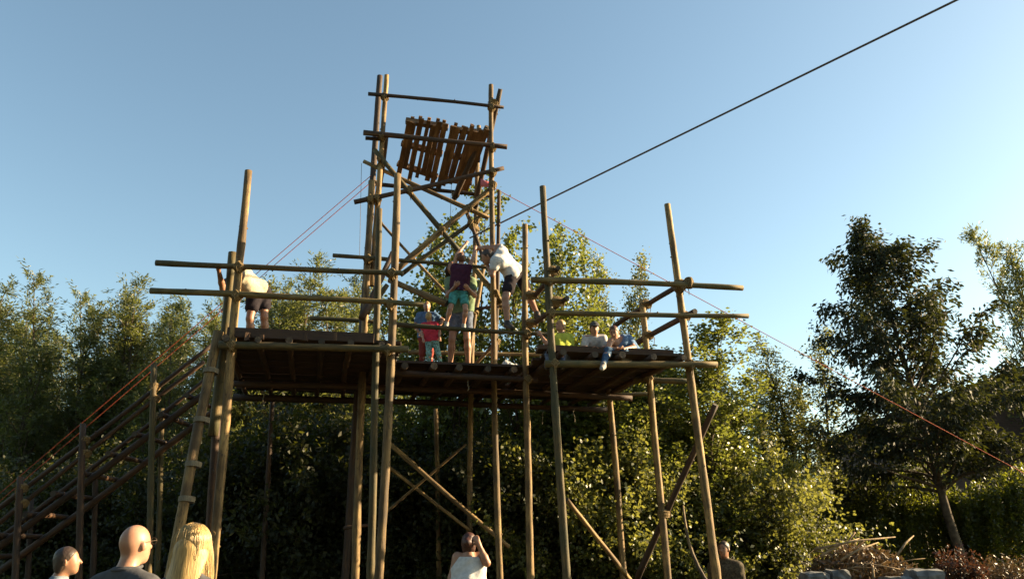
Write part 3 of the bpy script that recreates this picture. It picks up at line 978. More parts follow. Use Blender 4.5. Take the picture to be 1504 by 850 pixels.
# ------------------------------------------------------------------ stone wall, brush heap
def build_stone_wall():
    rnd = random.Random(3)
    Yw = 11.2
    a, b = P(1192, 848, Yw), P(1376, 838, Yw)
    o = empty('dry_stone_wall', ((a.x + b.x) / 2, Yw, 0), 'low grey wall of loose stacked stones in front of the brush pile', 'wall')
    rows = 7
    zt = P(1280, 836, Yw).z
    hgt = zt / rows
    for r_ in range(rows):
        x = a.x - .1
        while x < b.x:
            wd = rnd.uniform(.22, .48)
            hh = hgt * (1 if r_ < rows - 1 else rnd.uniform(.5, 1.5))
            if not (r_ == rows - 1 and rnd.random() < .22):
                bm = bmesh.new()
                bmesh.ops.create_cube(bm, size=1)
                bmesh.ops.subdivide_edges(bm, edges=bm.edges[:], cuts=2, use_grid_fill=True)
                for v in bm.verts:
                    e = sum(abs(abs(c) - .5) < .01 for c in v.co)
                    v.co *= (1, 1, .93, .82)[e]
                    v.co += Vector((rnd.uniform(-.05, .05), rnd.uniform(-.05, .05), rnd.uniform(-.07, .07)))
                    v.co.x *= wd * .97; v.co.y *= .42 + rnd.uniform(-.02, .02); v.co.z *= hh * .99
                me = bpy.data.meshes.new('stone'); bm.to_mesh(me); bm.free(); me.materials.append(M_STONE)
                mobj('stone', me, o, Vector((x + wd / 2 - o.location.x, rnd.uniform(-.07, .07), r_ * hgt + hh / 2 - .02)))
            x += wd
build_stone_wall()

def build_brush():
    rnd = random.Random(9)
    rng = np.random.default_rng(9)
    Yb = 12.6
    c = P(1262, 820, Yb); c.z = 0
    o = empty('brush_pile', c, 'heap of cut brown branches and dead leaves behind the stone wall', 'brush pile')
    Hh = P(1262, 792, Yb).z; Wd = 1.2
    T = Tubes()
    for k in range(420):
        an = rnd.uniform(0, 6.28); rr = math.sqrt(rnd.random()) * Wd
        x, y = rr * math.cos(an) * 1.05, rr * math.sin(an) * .8
        zt = Hh * (1 - (rr / Wd) ** 2 * .55) * rnd.uniform(.35, 1.0)
        d = Vector((rnd.gauss(0, 1) + .4, rnd.gauss(0, .6), rnd.gauss(0, .28))).normalized()
        L = rnd.uniform(.3, 1.1)
        p0 = Vector((x, y, zt)) - d * L / 2
        pts = [p0]
        for i in range(5):
            d = (d + Vector((rnd.gauss(0, .14), rnd.gauss(0, .14), rnd.gauss(0, .14)))).normalized()
            pts.append(pts[-1] + d * L / 5)
        r0 = rnd.uniform(.006, .016)
        for q in pts: q.z = max(.01, q.z)
        T.add(pts, [r0 * (1 - .14 * i) for i in range(6)], 5)
    tw = mobj('branches', T.mesh('branches', M_TWIG), o); tw['kind'] = 'stuff'
    n = 9000
    an = rng.uniform(0, 6.28, n); rr = np.sqrt(rng.random(n)) * Wd
    z = Hh * (1 - (rr / Wd) ** 2 * .55) * np.where(rng.random(n) < .6, rng.uniform(.8, .97, n), rng.uniform(.05, .8, n))
    pos = np.stack([rr * np.cos(an) * 1.05, rr * np.sin(an) * .8, z], 1)
    lv = mobj('dead_leaves', leaf_mesh('dead_leaves', pos, unit(rng.normal(size=(n, 3))), .09, .045, L_DRY, rng), o); lv['kind'] = 'stuff'
    # the few long branches that stick out on top
    for (pa, pb) in (((1196, 806), (1315, 788)), ((1235, 822), (1290, 796)), ((1284, 855), (1281, 822)), ((1318, 815), (1342, 786)), ((1205, 816), (1262, 790))):
        a_, b_ = P(*pa, Yb - .7), P(*pb, Yb - .5)
        T = Tubes(); mid = (a_ + b_) / 2 + Vector((0, 0, .03))
        T.add([a_ - c, mid - c, b_ - c], [.02, .016, .008], 6)
        mobj('branch', T.mesh('branch', M_TWIG), o)
build_brush()

def build_stick():
    a, b = P(1056, 880, 10.4), P(1003, 742, 10.95)
    T = Tubes(); pts = []
    for i in range(9):
        t = i / 8
        p = a.lerp(b, t); p += Vector((-.10 * math.sin(math.pi * t), 0, -.05 * math.sin(math.pi * t)))
        pts.append(p)
    d = (pts[0] - pts[1]).normalized()
    foot = pts[0] + d * (pts[0].z / -d.z) if d.z < 0 else pts[0]
    pts = [foot] + pts
    T.add([p - foot for p in pts], [.03] + [.03 - .0018 * i for i in range(9)], 7)
    tag(mobj('crooked_stick', T.mesh('crooked_stick', M_POST), None, foot), 'thin crooked pale stick leaning against the rightmost platform post', 'stick')
build_stick()
#--PEOPLE--
# ------------------------------------------------------------------ people
def surface_nets(V, org, h):
    inside = V < 0
    nx, ny, nz = V.shape
    c = np.zeros((nx - 1, ny - 1, nz - 1), dtype=np.int8)
    for dx in (0, 1):
        for dy in (0, 1):
            for dz in (0, 1):
                c += inside[dx:nx - 1 + dx, dy:ny - 1 + dy, dz:nz - 1 + dz]
    act = (c > 0) & (c < 8)
    idx = np.full(act.shape, -1, dtype=np.int64)
    cells = np.argwhere(act)
    idx[act] = np.arange(len(cells))
    acc = np.zeros((len(cells), 3)); cnt = np.zeros(len(cells))
    cor = [(a, b, d) for a in (0, 1) for b in (0, 1) for d in (0, 1)]
    for a in cor:
        for ax in range(3):
            if a[ax] == 1:
                continue
            b = list(a); b[ax] = 1
            va = V[cells[:, 0] + a[0], cells[:, 1] + a[1], cells[:, 2] + a[2]]
            vb = V[cells[:, 0] + b[0], cells[:, 1] + b[1], cells[:, 2] + b[2]]
            m = (va < 0) != (vb < 0)
            t = va[m] / (va[m] - vb[m])
            p = np.tile(np.array(a, float), (m.sum(), 1)); p[:, ax] = t
            acc[m] += p; cnt[m] += 1
    verts = (cells + acc / cnt[:, None]) * h + org
    faces = []
    for ax in range(3):
        b, d = (ax + 1) % 3, (ax + 2) % 3
        sl0 = [slice(1, -1)] * 3; sl1 = [slice(1, -1)] * 3
        sl0[ax] = slice(0, -1); sl1[ax] = slice(1, None)
        A, B = inside[tuple(sl0)], inside[tuple(sl1)]
        e = np.argwhere(A != B)
        if not len(e):
            continue
        fl = A[e[:, 0], e[:, 1], e[:, 2]]
        o = np.ones(3, int); o[ax] = 0
        g = e + o
        def cell(db, dd):
            q = g.copy(); q[:, b] += db; q[:, d] += dd
            return idx[q[:, 0], q[:, 1], q[:, 2]]
        q = np.stack([cell(-1, -1), cell(0, -1), cell(0, 0), cell(-1, 0)], 1)
        q[~fl] = q[~fl][:, ::-1]
        faces.append(q)
    F = np.concatenate(faces)
    return verts, F[(F >= 0).all(1)]

class Blob:
    """smooth union of tapered capsules and ellipsoids -> one continuous skin"""
    def __init__(self, h=.011, k=.03):
        self.it, self.h, self.k, self.cuts = [], h, k, []
    def cap(self, a, b, ra, rb, k=None):
        self.it.append(('c', np.array(a, float), np.array(b, float), ra, rb, k)); return self
    def ell(self, c, axes, rad, k=None):
        self.it.append(('e', np.array(c, float), np.array(axes, float), np.array(rad, float), 0, k)); return self
    def cut(self, p, n):
        self.cuts.append((np.array(p, float), np.array(n, float) / np.linalg.norm(n))); return self
    def build(self, name, mat, parent, wr=0.0, wrs=30.0, cut_k=0):
        h = self.h
        lo, hi = np.full(3, 1e9), np.full(3, -1e9)
        for t in self.it:
            pts = [t[1] - t[3], t[1] + t[3], t[2] - t[4], t[2] + t[4]] if t[0] == 'c' else [t[1] - t[3].max(), t[1] + t[3].max()]
            for p in pts:
                lo = np.minimum(lo, p); hi = np.maximum(hi, p)
        lo -= 3 * h; hi += 3 * h
        n = np.ceil((hi - lo) / h).astype(int) + 1
        V = np.full(n, .2)
        ax = [lo[i] + h * np.arange(n[i]) for i in range(3)]
        for t in self.it:
            k = self.k if t[5] is None else t[5]
            mg = k + 2 * h + .02
            if t[0] == 'c':
                l_, h_ = np.minimum(t[1] - t[3], t[2] - t[4]) - mg, np.maximum(t[1] + t[3], t[2] + t[4]) + mg
            else:
                l_, h_ = t[1] - t[3].max() - mg, t[1] + t[3].max() + mg
            i0 = np.maximum(0, np.floor((l_ - lo) / h).astype(int)); i1 = np.minimum(n, np.ceil((h_ - lo) / h).astype(int) + 1)
            X, Y, Z = np.meshgrid(ax[0][i0[0]:i1[0]], ax[1][i0[1]:i1[1]], ax[2][i0[2]:i1[2]], indexing='ij')
            Q = np.stack([X, Y, Z], -1)
            if t[0] == 'c':
                ab = t[2] - t[1]; L2 = max(ab @ ab, 1e-9)
                u = np.clip(((Q - t[1]) @ ab) / L2, 0, 1)
                d = np.linalg.norm(Q - t[1] - u[..., None] * ab, axis=-1) - (t[3] + (t[4] - t[3]) * u)
            else:
                q = (Q - t[1]) @ t[2].T
                r = t[3]
                k0 = np.linalg.norm(q / r, axis=-1); k1 = np.linalg.norm(q / (r * r), axis=-1)
                d = k0 * (k0 - 1) / np.maximum(k1, 1e-6)
            s = (slice(i0[0], i1[0]), slice(i0[1], i1[1]), slice(i0[2], i1[2]))
            o = V[s]
            hh = np.maximum(k - np.abs(o - d), 0) / k
            V[s] = np.minimum(o, d) - hh * hh * k * .25
        if wr or self.cuts:
            X, Y, Z = np.meshgrid(*ax, indexing='ij')
            if wr:
                V = V + wr * (np.sin(X * wrs + 2 * np.sin(Z * wrs * .6)) * np.sin(Z * wrs * .8 + 1.5 * np.sin(Y * wrs * .7 + X * 9)) + .5 * np.sin((X + Y - Z) * wrs * 1.7))
            for p, nn in self.cuts:
                V = np.maximum(V, (X - p[0]) * nn[0] + (Y - p[1]) * nn[1] + (Z - p[2]) * nn[2])
        vs_, F = surface_nets(V, lo, h)
        pl = np.array(parent.matrix_world.translation) if parent.parent else np.array(parent.location)
        return mobj(name, mesh_np(name, vs_ - pl, F, mat, True), parent)

def nz(v):
    v = np.array(v, float); return v / max(np.linalg.norm(v), 1e-9)

def hand(B, wrist, d, n, s, curl=.5):
    """palm, four unequal bent fingers and a thumb from the side of the palm"""
    d = nz(d); n = nz(np.array(n) - d * np.dot(n, d)); sd = np.cross(d, n)
    pc = wrist + d * .045 * s
    B.cap(wrist, wrist + d * .03 * s, .026 * s, .028 * s, .015)
    for o in (-.022, 0, .022):
        B.cap(wrist + d * .02 * s + sd * o * .6 * s, wrist + d * .075 * s + sd * o * s, .018 * s, .016 * s, .012)
    for o, L in ((-.031, .062), (-.0105, .074), (.0105, .079), (.031, .068)):
        b = wrist + d * .08 * s + sd * o * s
        a1 = curl * .9
        d1 = nz(d * math.cos(a1) + n * math.sin(a1)); a2 = curl * 2.0
        d2 = nz(d * math.cos(a2) + n * math.sin(a2))
        m = b + d1 * L * .5 * s
        B.cap(b, m, .0098 * s, .0092 * s, .006); B.cap(m, m + d2 * L * .5 * s, .0092 * s, .0078 * s, .006)
    tb = wrist + d * .03 * s + sd * .03 * s
    td = nz(d * .6 + sd * .7 + n * .35)
    tm = tb + td * .035 * s
    B.cap(tb, tm, .0125 * s, .011 * s, .008); B.cap(tm, tm + nz(td + n * .5 + d * .3) * .03 * s, .011 * s, .009 * s, .006)

def head(B, c, f, u, s, neck):
    f = nz(f); u = nz(np.array(u) - f * np.dot(u, f)); r = np.cross(f, u)
    ax = np.stack([r, f, u])
    B.ell(c + u * .018 * s - f * .006 * s, ax, (.076 * s, .098 * s, .100 * s), .02)      # cranium
    B.ell(c + f * .028 * s - u * .045 * s, ax, (.058 * s, .068 * s, .075 * s), .03)      # face
    B.cap(c + f * .058 * s - u * .095 * s, c + f * .045 * s - u * .085 * s, .026 * s, .032 * s, .03)  # chin
    B.cap(c + f * .092 * s + u * .006 * s, c + f * .112 * s - u * .028 * s, .009 * s, .0135 * s, .012)  # nose
    B.cap(c + f * .086 * s - u * .062 * s - r * .018 * s, c + f * .086 * s - u * .062 * s + r * .018 * s, .0085 * s, .0085 * s, .008)  # lips
    for q in (-1, 1):
        e = c + r * q * .078 * s - f * .008 * s - u * .01 * s
        ear = np.stack([nz(r * q - f * .35), nz(f + r * q * .35), u])
        B.ell(e + r * q * .004 * s, ear, (.010 * s, .019 * s, .031 * s), .008)
    B.cap(neck, c - u * .05 * s - f * .018 * s, .062 * s, .056 * s, .03)
    return f, u, r

def person(base, J, s, skin, label, shirt=None, legs=None, shoes=None, hair=None, face=(0, -1, 0), up=(0, 0, 1), sleeve=.55, leglen=.5, h=.0115,
           curl=(.5, .5), palm=(None, None), hemdrop=.05, tank=False, eyes=False, cap=None, group=None, loose=.018):
    """J: joints in metres in the place. One continuous body; clothes and hair are its children."""
    J = {k: np.array(v, float) for k, v in J.items()}
    o = empty('person', base, label, 'person', group)
    B = Blob(h, .035 * s)
    spine = nz(J['neck'] - J['pel'])
    mid = (J['neck'] + J['pel']) / 2
    shc = (J['shL'] + J['shR']) / 2
    def torso(B, e):
        B.cap(J['pel'], mid, .115 * s + e, .108 * s + e)
        B.cap(mid, shc - spine * .07 * s, .108 * s + e, .118 * s + e)
        for q in 'LR':
            hp, sh = J['hip' + q], J['sh' + q]
            B.cap(hp, hp * .45 + sh * .45 + mid * .10, .098 * s + e, .085 * s + e)
            B.cap(hp * .4 + sh * .4 + mid * .2, sh * .72 + shc * .28 - spine * .075 * s, .085 * s + e, .092 * s + e)
            B.cap(J['neck'] - spine * .03 * s, sh, .052 * s + e * .6, .058 * s + e)
    torso(B, 0)
    for q in 'LR':
        B.cap(J['sh' + q], J['el' + q], .056 * s, .042 * s)
        fm = J['el' + q] * .68 + J['wr' + q] * .32
        B.cap(J['el' + q], fm, .041 * s, .042 * s, .02); B.cap(fm, J['wr' + q], .042 * s, .027 * s, .02)
        d = nz(J['wr' + q] - J['el' + q])
        i = 0 if q == 'L' else 1
        pn = palm[i] if palm[i] is not None else np.cross(d, (1, 0.2, .1))
        hand(B, J['wr' + q], d, pn, s, curl[i])
        B.cap(J['hip' + q], J['kn' + q], .088 * s, .056 * s)
        cm = J['kn' + q] * .68 + J['an' + q] * .32
        B.cap(J['kn' + q], cm, .054 * s, .056 * s, .025); B.cap(cm, J['an' + q], .056 * s, .037 * s, .025)
        B.cap(J['an' + q] - np.array([0, 0, .02 * s]), J['to' + q], .040 * s, .030 * s, .02)
    f, u, r = head(B, J['head'], face, up, s, J['neck'])
    body = B.build('body', skin, o)
    if shirt:
        C = Blob(h, .04 * s)
        torso(C, .016 * s + (loose if not tank else .006))
        if not tank:
            for q in 'LR':
                e = J['sh' + q] + (J['el' + q] - J['sh' + q]) * sleeve
                C.cap(J['sh' + q], e, .068 * s + loose * .4, .062 * s + loose * .6)
                dd = nz(J['el' + q] - J['sh' + q])
        else:
            for q in 'LR':
                out = nz(J['sh' + q] - shc)
                C.cut(J['sh' + q] * .66 + shc * .34 + spine * .03, nz(out + spine * .8))
        C.cut(J['pel'] - spine * hemdrop * s, -spine)
        C.cut(J['neck'] + spine * (.022 if not tank else .0) * s, spine)
        C.build('tank_top' if tank else 'shirt', shirt, o, .0032, 26 / max(s, .5))
    if legs:
        C = Blob(h, .045 * s)
        C.cap(J['pel'] + spine * .06 * s, J['pel'], .128 * s, .13 * s)
        for q in 'LR':
            e = J['hip' + q] + (J['kn' + q] - J['hip' + q]) * min(1, leglen)
            C.cap(J['hip' + q], J['pel'], .108 * s, .12 * s)
            C.cap(J['hip' + q], e, .112 * s, (.10 if leglen < 1 else .075) * s)
            if leglen < 1:
                C.cut(e + nz(J['kn' + q] - J['hip' + q]) * .05 * s, nz(J['kn' + q] - J['hip' + q])) if (J['knL'][2] < J['hipL'][2] - .3 * s and J['knR'][2] < J['hipR'][2] - .3 * s and abs(J['knL'][2] - J['knR'][2]) < .06) else None
            if leglen > 1:
                C.cap(J['kn' + q], J['an' + q] + (J['kn' + q] - J['an' + q]) * .08, .074 * s, .052 * s)
        C.build('shorts' if leglen < 1 else 'trousers', legs, o, .0045, 30 / max(s, .5))
    if shoes:
        for q in 'LR':
            C = Blob(h, .02 * s)
            a, t = J['an' + q], J['to' + q]
            C.cap(a + (0, 0, .005), a - np.array([0, 0, .045 * s]), .05 * s, .05 * s)
            C.cap(a - np.array([0, 0, .04 * s]) - nz(t - a) * .02 * s, t, .048 * s, .042 * s)
            C.build('shoe', shoes, o)
    if hair:
        style, hm = hair
        C = Blob(h, .02 * s)
        c = J['head']; ax = np.stack([r, f, u])
        C.ell(c + u * .026 * s - f * .014 * s, ax, (.087 * s, .104 * s, .103 * s), .02)
        if style != 'crop':
            C.ell(c - u * .045 * s - f * .045 * s, ax, (.078 * s, .065 * s, .085 * s), .03)
        if style == 'bun':
            C.ell(c + u * .045 * s - f * .115 * s, ax, (.05 * s, .045 * s, .045 * s), .02)
        if style == 'long':
            C.cap(c - f * .055 * s - u * .02 * s, J['neck'] - f * .07 * s - u * .22 * s, .085 * s, .085 * s, .04)
            C.cap(c - f * .02 * s - u * .06 * s + r * .05 * s, J['neck'] - f * .05 * s - u * .18 * s + r * .085 * s, .06 * s, .065 * s, .04)
            C.cap(c - f * .02 * s - u * .06 * s - r * .05 * s, J['neck'] - f * .05 * s - u * .18 * s - r * .085 * s, .06 * s, .065 * s, .04)
        C.cut(c + f * .048 * s + u * .035 * s, nz(f - u * .75))
        if style == 'crop':
            C.cut(c - u * .05 * s, nz(-u + f * .25))
        hb = C.build('hair', hm, o, .002 if style != 'long' else 0, 90)
    if cap:
        C = Blob(h, .012)
        c = J['head']; ax = np.stack([r, f, u])
        C.ell(c + u * .045 * s, ax, (.094 * s, .108 * s, .09 * s), .01)
        C.ell(c + u * .05 * s + f * .12 * s, ax, (.07 * s, .075 * s, .012 * s), .01)
        C.cut(c + u * .04 * s, -u)
        C.build('cap', cap, o)
    if eyes:
        C = None
        for q in (-1, 1):
            C = Blob(.004, .004)
            C.ell(J['head'] + r * q * .031 * s + f * .086 * s + u * .012 * s, np.stack([r, f, u]), (.012 * s, .008 * s, .008 * s))
            C.build('eye', M_EYE, o)
            C = Blob(.004, .004)
            C.cap(J['head'] + r * q * .045 * s + f * .083 * s + u * .034 * s, J['head'] + r * q * .018 * s + f * .093 * s + u * .036 * s, .004, .005)
            C.build('eyebrow', hair[1] if hair else M_HAIRD, o)
    return o, (f, u, r), J

def standing(head_pt, fdir, s, arms=None, drop=0.0):
    """joints of a relaxed standing figure under a head position"""
    hd = np.array(head_pt, float)
    f = nz((fdir[0], fdir[1], 0)); r = np.cross(f, (0, 0, 1)); u = np.array([0, 0, 1.0])
    H = hd[2] + .115 * s
    k = H / 1.78
    g = np.array([hd[0], hd[1], 0]) - f * .04
    J = {'head': hd, 'neck': g + u * (hd[2] - .150 * s), 'pel': g + u * .95 * k}
    for q, sg in (('L', -1), ('R', 1)):
        J['sh' + q] = g + r * sg * .185 * s + u * (hd[2] - .262 * s - drop)
        J['el' + q] = g + r * sg * .245 * s - f * .03 + u * (hd[2] - .56 * s)
        J['wr' + q] = g + r * sg * .25 * s + f * .06 + u * (hd[2] - .80 * s)
        J['hip' + q] = g + r * sg * .095 * s + u * .92 * k
        J['kn' + q] = g + r * sg * .105 * s + f * .02 + u * .50 * k
        J['an' + q] = g + r * sg * .115 * s - f * .02 + u * .095 * k
        J['to' + q] = g + r * sg * .13 * s + f * .15 * s + u * .035
    if arms:
        J.update(arms)
    return J, (g[0], g[1], 0)

SK_FAIR = skin_mat('skin_fair', (.40, .22, .14))
SK_TAN = skin_mat('skin_tanned', (.32, .165, .095))
M_EYE = plain_mat('eye_dark', (.03, .02, .015), .2, .1)
def hair_mat(name, c, var=.4):
    m, n, l, b = new_mat(name)
    tc = n.new('ShaderNodeTexCoord'); mp = n.new('ShaderNodeMapping'); mp.inputs['Scale'].default_value = (150, 150, 5)
    ns = n.new('ShaderNodeTexNoise'); ns.inputs['Scale'].default_value = 1; ns.inputs['Detail'].default_value = 4
    l.new(tc.outputs['Object'], mp.inputs[0]); l.new(mp.outputs[0], ns.inputs['Vector'])
    rp = ramp(n, [(0.3, tuple(x * (1 - var) for x in c)), (0.7, tuple(min(1, x * (1 + var)) for x in c))])
    l.new(ns.outputs[0], rp.inputs[0]); l.new(rp.outputs[0], b.inputs['Base Color'])
    b.inputs['Roughness'].default_value = .5
    bp = n.new('ShaderNodeBump'); bp.inputs['Strength'].default_value = .5; bp.inputs['Distance'].default_value = .004
    l.new(ns.outputs[0], bp.inputs['Height']); l.new(bp.outputs[0], b.inputs['Normal'])
    return m
M_HAIRD = hair_mat('hair_dark_brown', (.035, .02, .012))
M_HAIRK = hair_mat('hair_dark_auburn', (.05, .016, .009))
M_HAIRR = hair_mat('hair_red_brown', (.10, .036, .016))
M_HAIRB = hair_mat('hair_blond', (.36, .235, .085), .5)
def cloth(name, c, var=.12):
    return plain_mat(name, c, .9, var, 22, .25, .1)
C_WHITE = cloth('white_cotton', (.50, .49, .48)); C_BEIGE = cloth('beige_cotton', (.42, .36, .26)); C_DARK = cloth('black_shorts', (.022, .018, .022))
C_PINK = cloth('raspberry_cotton', (.50, .045, .07)); C_TEALP = plain_mat('patterned_teal_leggings', (.16, .30, .28), .9, .65, 45, .1)
C_BLUE = cloth('blue_cotton', (.10, .17, .30)); C_RUST = cloth('rust_trousers', (.22, .05, .04)); C_GREEN = cloth('sage_cotton', (.16, .22, .13))
C_DENIM = cloth('denim', (.10, .12, .17), .3); C_TEAL = cloth('teal_cotton', (.07, .26, .24), .3); C_PLUM = cloth('plum_cotton', (.055, .018, .035))
C_LIME = cloth('lime_cotton', (.36, .40, .06)); C_GREY = cloth('charcoal_cotton', (.075, .075, .08)); C_SLATE = cloth('slate_cotton', (.16, .19, .22))
C_NAVY = cloth('navy_cotton', (.05, .09, .15)); C_TWEED = plain_mat('brown_patterned_shirt', (.06, .045, .025), .9, .6, 40, .1)
SHOE = plain_mat('dark_shoe', (.04, .035, .03), .6, .3); SHOEL = plain_mat('grey_shoe', (.25, .24, .22), .6, .3)

def Q(px, py, Y):
    return np.array(P(px, py, Y))
ZD = ZTOP - .03

# man bent over the left corner rails
Jn = dict(head=Q(337, 420, 10.55), neck=Q(346, 408, 10.65), pel=Q(381, 424, 11.0), shL=Q(350, 406, 10.5), shR=Q(352, 401, 10.85),
          elL=Q(327, 424, 10.35), wrL=Q(321, 396, 10.05), elR=Q(334, 430, 10.75), wrR=Q(330, 452, 10.6),
          hipL=Q(374, 432, 10.92), hipR=Q(387, 431, 11.08), knL=Q(367, 468, 10.85), knR=Q(388, 466, 11.0), anL=Q(369, 506, 10.95), anR=Q(390, 503, 11.1),
          toL=Q(357, 512, 10.85), toR=Q(378, 509, 11.0))
person((Q(379, 500, 11.0)[0], 11.0, ZD), Jn, 1.0, SK_TAN, 'man in beige T-shirt and dark shorts bent over at the left corner rails', C_BEIGE, C_DARK, SHOE, ('crop', M_HAIRD),
       face=(-.55, -.2, -.8), up=(-.75, -.1, .6), curl=(.9, .5), palm=((0, -1, -.3), None), leglen=.55)

# small girl and the child behind her
Jn = dict(head=Q(630, 464, 11.95), neck=Q(631, 473.5, 11.97), pel=Q(634, 499, 12.0), shL=Q(623, 477, 11.97), shR=Q(641, 477, 11.97),
          elL=Q(619.5, 488, 11.97), wrL=Q(622, 499, 11.9), elR=Q(645.5, 487, 11.97), wrR=Q(646, 497, 11.9),
          hipL=Q(630, 502, 12.0), hipR=Q(639, 502, 12.0), knL=Q(630, 519, 11.97), knR=Q(644, 519, 11.97), anL=Q(630, 536, 12.0), anR=Q(648, 536, 12.0),
          toL=Q(627, 540, 11.9), toR=Q(650, 540, 11.9))
person((Q(638, 540, 12.0)[0], 12.0, ZD), Jn, .56, SK_FAIR, 'small blond child in raspberry top and patterned teal leggings standing on the platform', C_PINK, C_TEALP, SHOEL, ('short', M_HAIRB),
       face=(.25, .95, .1), sleeve=.5, leglen=2, h=.009, loose=.010)
Jn = dict(head=Q(627, 449, 12.4), neck=Q(627, 459, 12.42), pel=Q(626, 494, 12.45), shL=Q(616, 463.5, 12.42), shR=Q(638, 463, 12.42),
          elL=Q(609, 478, 12.42), wrL=Q(617, 490, 12.35), elR=Q(651, 470, 12.42), wrR=Q(642, 483, 12.35),
          hipL=Q(621, 497, 12.45), hipR=Q(631, 497, 12.45), knL=Q(620, 519, 12.42), knR=Q(632, 519, 12.42), anL=Q(619, 540, 12.45), anR=Q(632, 540, 12.45),
          toL=Q(616, 545, 12.35), toR=Q(634, 545, 12.35))
person((Q(626, 545, 12.45)[0], 12.45, ZD), Jn, .66, SK_FAIR, 'child in blue T-shirt with a hand on the hip behind the raspberry-clad child', C_BLUE, C_RUST, SHOE, ('short', M_HAIRB),
       face=(.1, -1, .15), sleeve=.5, leglen=2, h=.010, eyes=True, loose=.012)

# adult lifting a child
Jn = dict(head=Q(663, 393, 12.1), neck=Q(669, 406, 12.12), pel=Q(677, 457, 12.15), shL=Q(660, 414, 12.1), shR=Q(692, 414, 12.1),
          elL=Q(658, 434, 11.95), wrL=Q(668, 421, 11.66), elR=Q(697, 434, 11.95), wrR=Q(688, 424, 11.66),
          hipL=Q(669, 461, 12.15), hipR=Q(685, 461, 12.15), knL=Q(664, 499, 12.05), knR=Q(686, 497, 12.05), anL=Q(661, 538, 12.15), anR=Q(688, 538, 12.15),
          toL=Q(658, 547, 12.0), toR=Q(691, 547, 12.0))
person((Q(676, 545, 12.1)[0], 12.1, ZD), Jn, .97, SK_TAN, 'adult in sage T-shirt and denim shorts lifting a child up on the platform', C_GREEN, C_DENIM, SHOE, ('long', M_HAIRD),
       face=(.3, -.9, .25), curl=(.35, .35), palm=((0, 1, .1), (0, 1, .1)), leglen=.6)
Jn = dict(head=Q(678, 378, 11.82), neck=Q(677, 390, 11.84), pel=Q(674, 426, 11.84), shL=Q(667, 394, 11.84), shR=Q(688, 393, 11.84),
          elL=Q(671, 374, 11.8), wrL=Q(684, 358, 11.9), elR=Q(695, 379, 11.9), wrR=Q(698, 365, 12.0),
          hipL=Q(668, 430, 11.84), hipR=Q(680, 430, 11.84), knL=Q(661, 454, 11.74), knR=Q(684, 455, 11.74), anL=Q(656, 474, 11.82), anR=Q(681, 477, 11.82),
          toL=Q(654, 482, 11.76), toR=Q(682, 485, 11.76))
person((Q(672, 480, 11.8)[0], 11.8, Q(672, 483, 11.8)[2]), Jn, .70, SK_FAIR, 'child in plum top and teal shorts held up with arms raised to the beam', C_PLUM, C_TEAL, SHOEL, ('short', M_HAIRR),
       face=(.2, .85, .45), sleeve=.45, leglen=.62, h=.010, curl=(.5, .7), loose=.012)

# man in the white T-shirt climbing on the rails
Jn = dict(head=Q(716, 377, 11.72), neck=Q(727, 373, 11.8), pel=Q(757, 400, 11.95), shL=Q(731, 364, 11.95), shR=Q(728, 384, 11.62),
          elL=Q(715, 364, 12.1), wrL=Q(704, 364, 12.3), elR=Q(723, 404, 11.62), wrR=Q(716, 389, 11.85),
          hipL=Q(752, 406, 11.8), hipR=Q(763, 402, 12.05), knL=Q(742, 438, 11.62), knR=Q(776, 433, 11.95), anL=Q(745, 474, 11.62), anR=Q(789, 461, 11.75),
          toL=Q(752, 481, 11.48), toR=Q(796, 470, 11.6))
person((Q(746, 485, 11.6)[0], 11.6, Q(746, 485, 11.6)[2]), Jn, 1.0, SK_TAN, 'man in white T-shirt and black shorts leaning from the rails towards the lifted child', C_WHITE, C_DARK, SHOE, ('crop', M_HAIRD),
       face=(-.9, .1, -.35), up=(-.3, -.1, .9), curl=(.8, .8), palm=((0, 1, .2), (0, 1, -.1)), leglen=.62, sleeve=.45)

# the three who sit on the right wing
Jn = dict(head=Q(823, 478, 11.1), neck=Q(825, 491, 11.12), pel=Q(829, 521, 11.15), shL=Q(814, 496, 11.05), shR=Q(836, 496, 11.2),
          elL=Q(803, 505, 10.95), wrL=Q(795, 493, 10.95), elR=Q(839, 511, 11.15), wrR=Q(826, 515, 10.95),
          hipL=Q(823, 524, 11.05), hipR=Q(835, 524, 11.2), knL=Q(806, 520, 10.8), knR=Q(826, 521, 10.75), anL=Q(806, 535, 10.72), anR=Q(826, 535, 10.7),
          toL=Q(803, 540, 10.6), toR=Q(823, 540, 10.6))
person((Q(829, 526, 11.15)[0], 11.15, ZD), Jn, .76, SK_FAIR, 'blond boy in lime green shirt sitting behind the long middle post', C_LIME, C_DENIM, SHOE, ('short', M_HAIRB),
       face=(-.8, -.55, .05), sleeve=.5, leglen=2, h=.010, eyes=True, loose=.014)
Jn = dict(head=Q(873, 482, 11.2), neck=Q(873, 494, 11.24), pel=Q(874, 522, 11.4), shL=Q(862, 497, 11.25), shR=Q(885, 497, 11.25),
          elL=Q(857, 511, 11.15), wrL=Q(868, 512, 10.92), elR=Q(891, 510, 11.15), wrR=Q(880, 512, 10.92),
          hipL=Q(868, 525, 11.4), hipR=Q(880, 525, 11.4), knL=Q(862, 519, 11.0), knR=Q(886, 519, 11.0), anL=Q(868, 528, 11.1), anR=Q(880, 528, 11.1),
          toL=Q(872, 530, 10.95), toR=Q(877, 530, 10.95))
person((Q(874, 525, 11.4)[0], 11.4, ZD), Jn, .80, SK_FAIR, 'child in white shirt and dark cap sitting cross-legged on the right wing', C_WHITE, C_NAVY, SHOE, ('short', M_HAIRD),
       face=(.1, -.95, -.25), sleeve=.75, leglen=2, h=.010, eyes=True, cap=C_GREY, loose=.014)
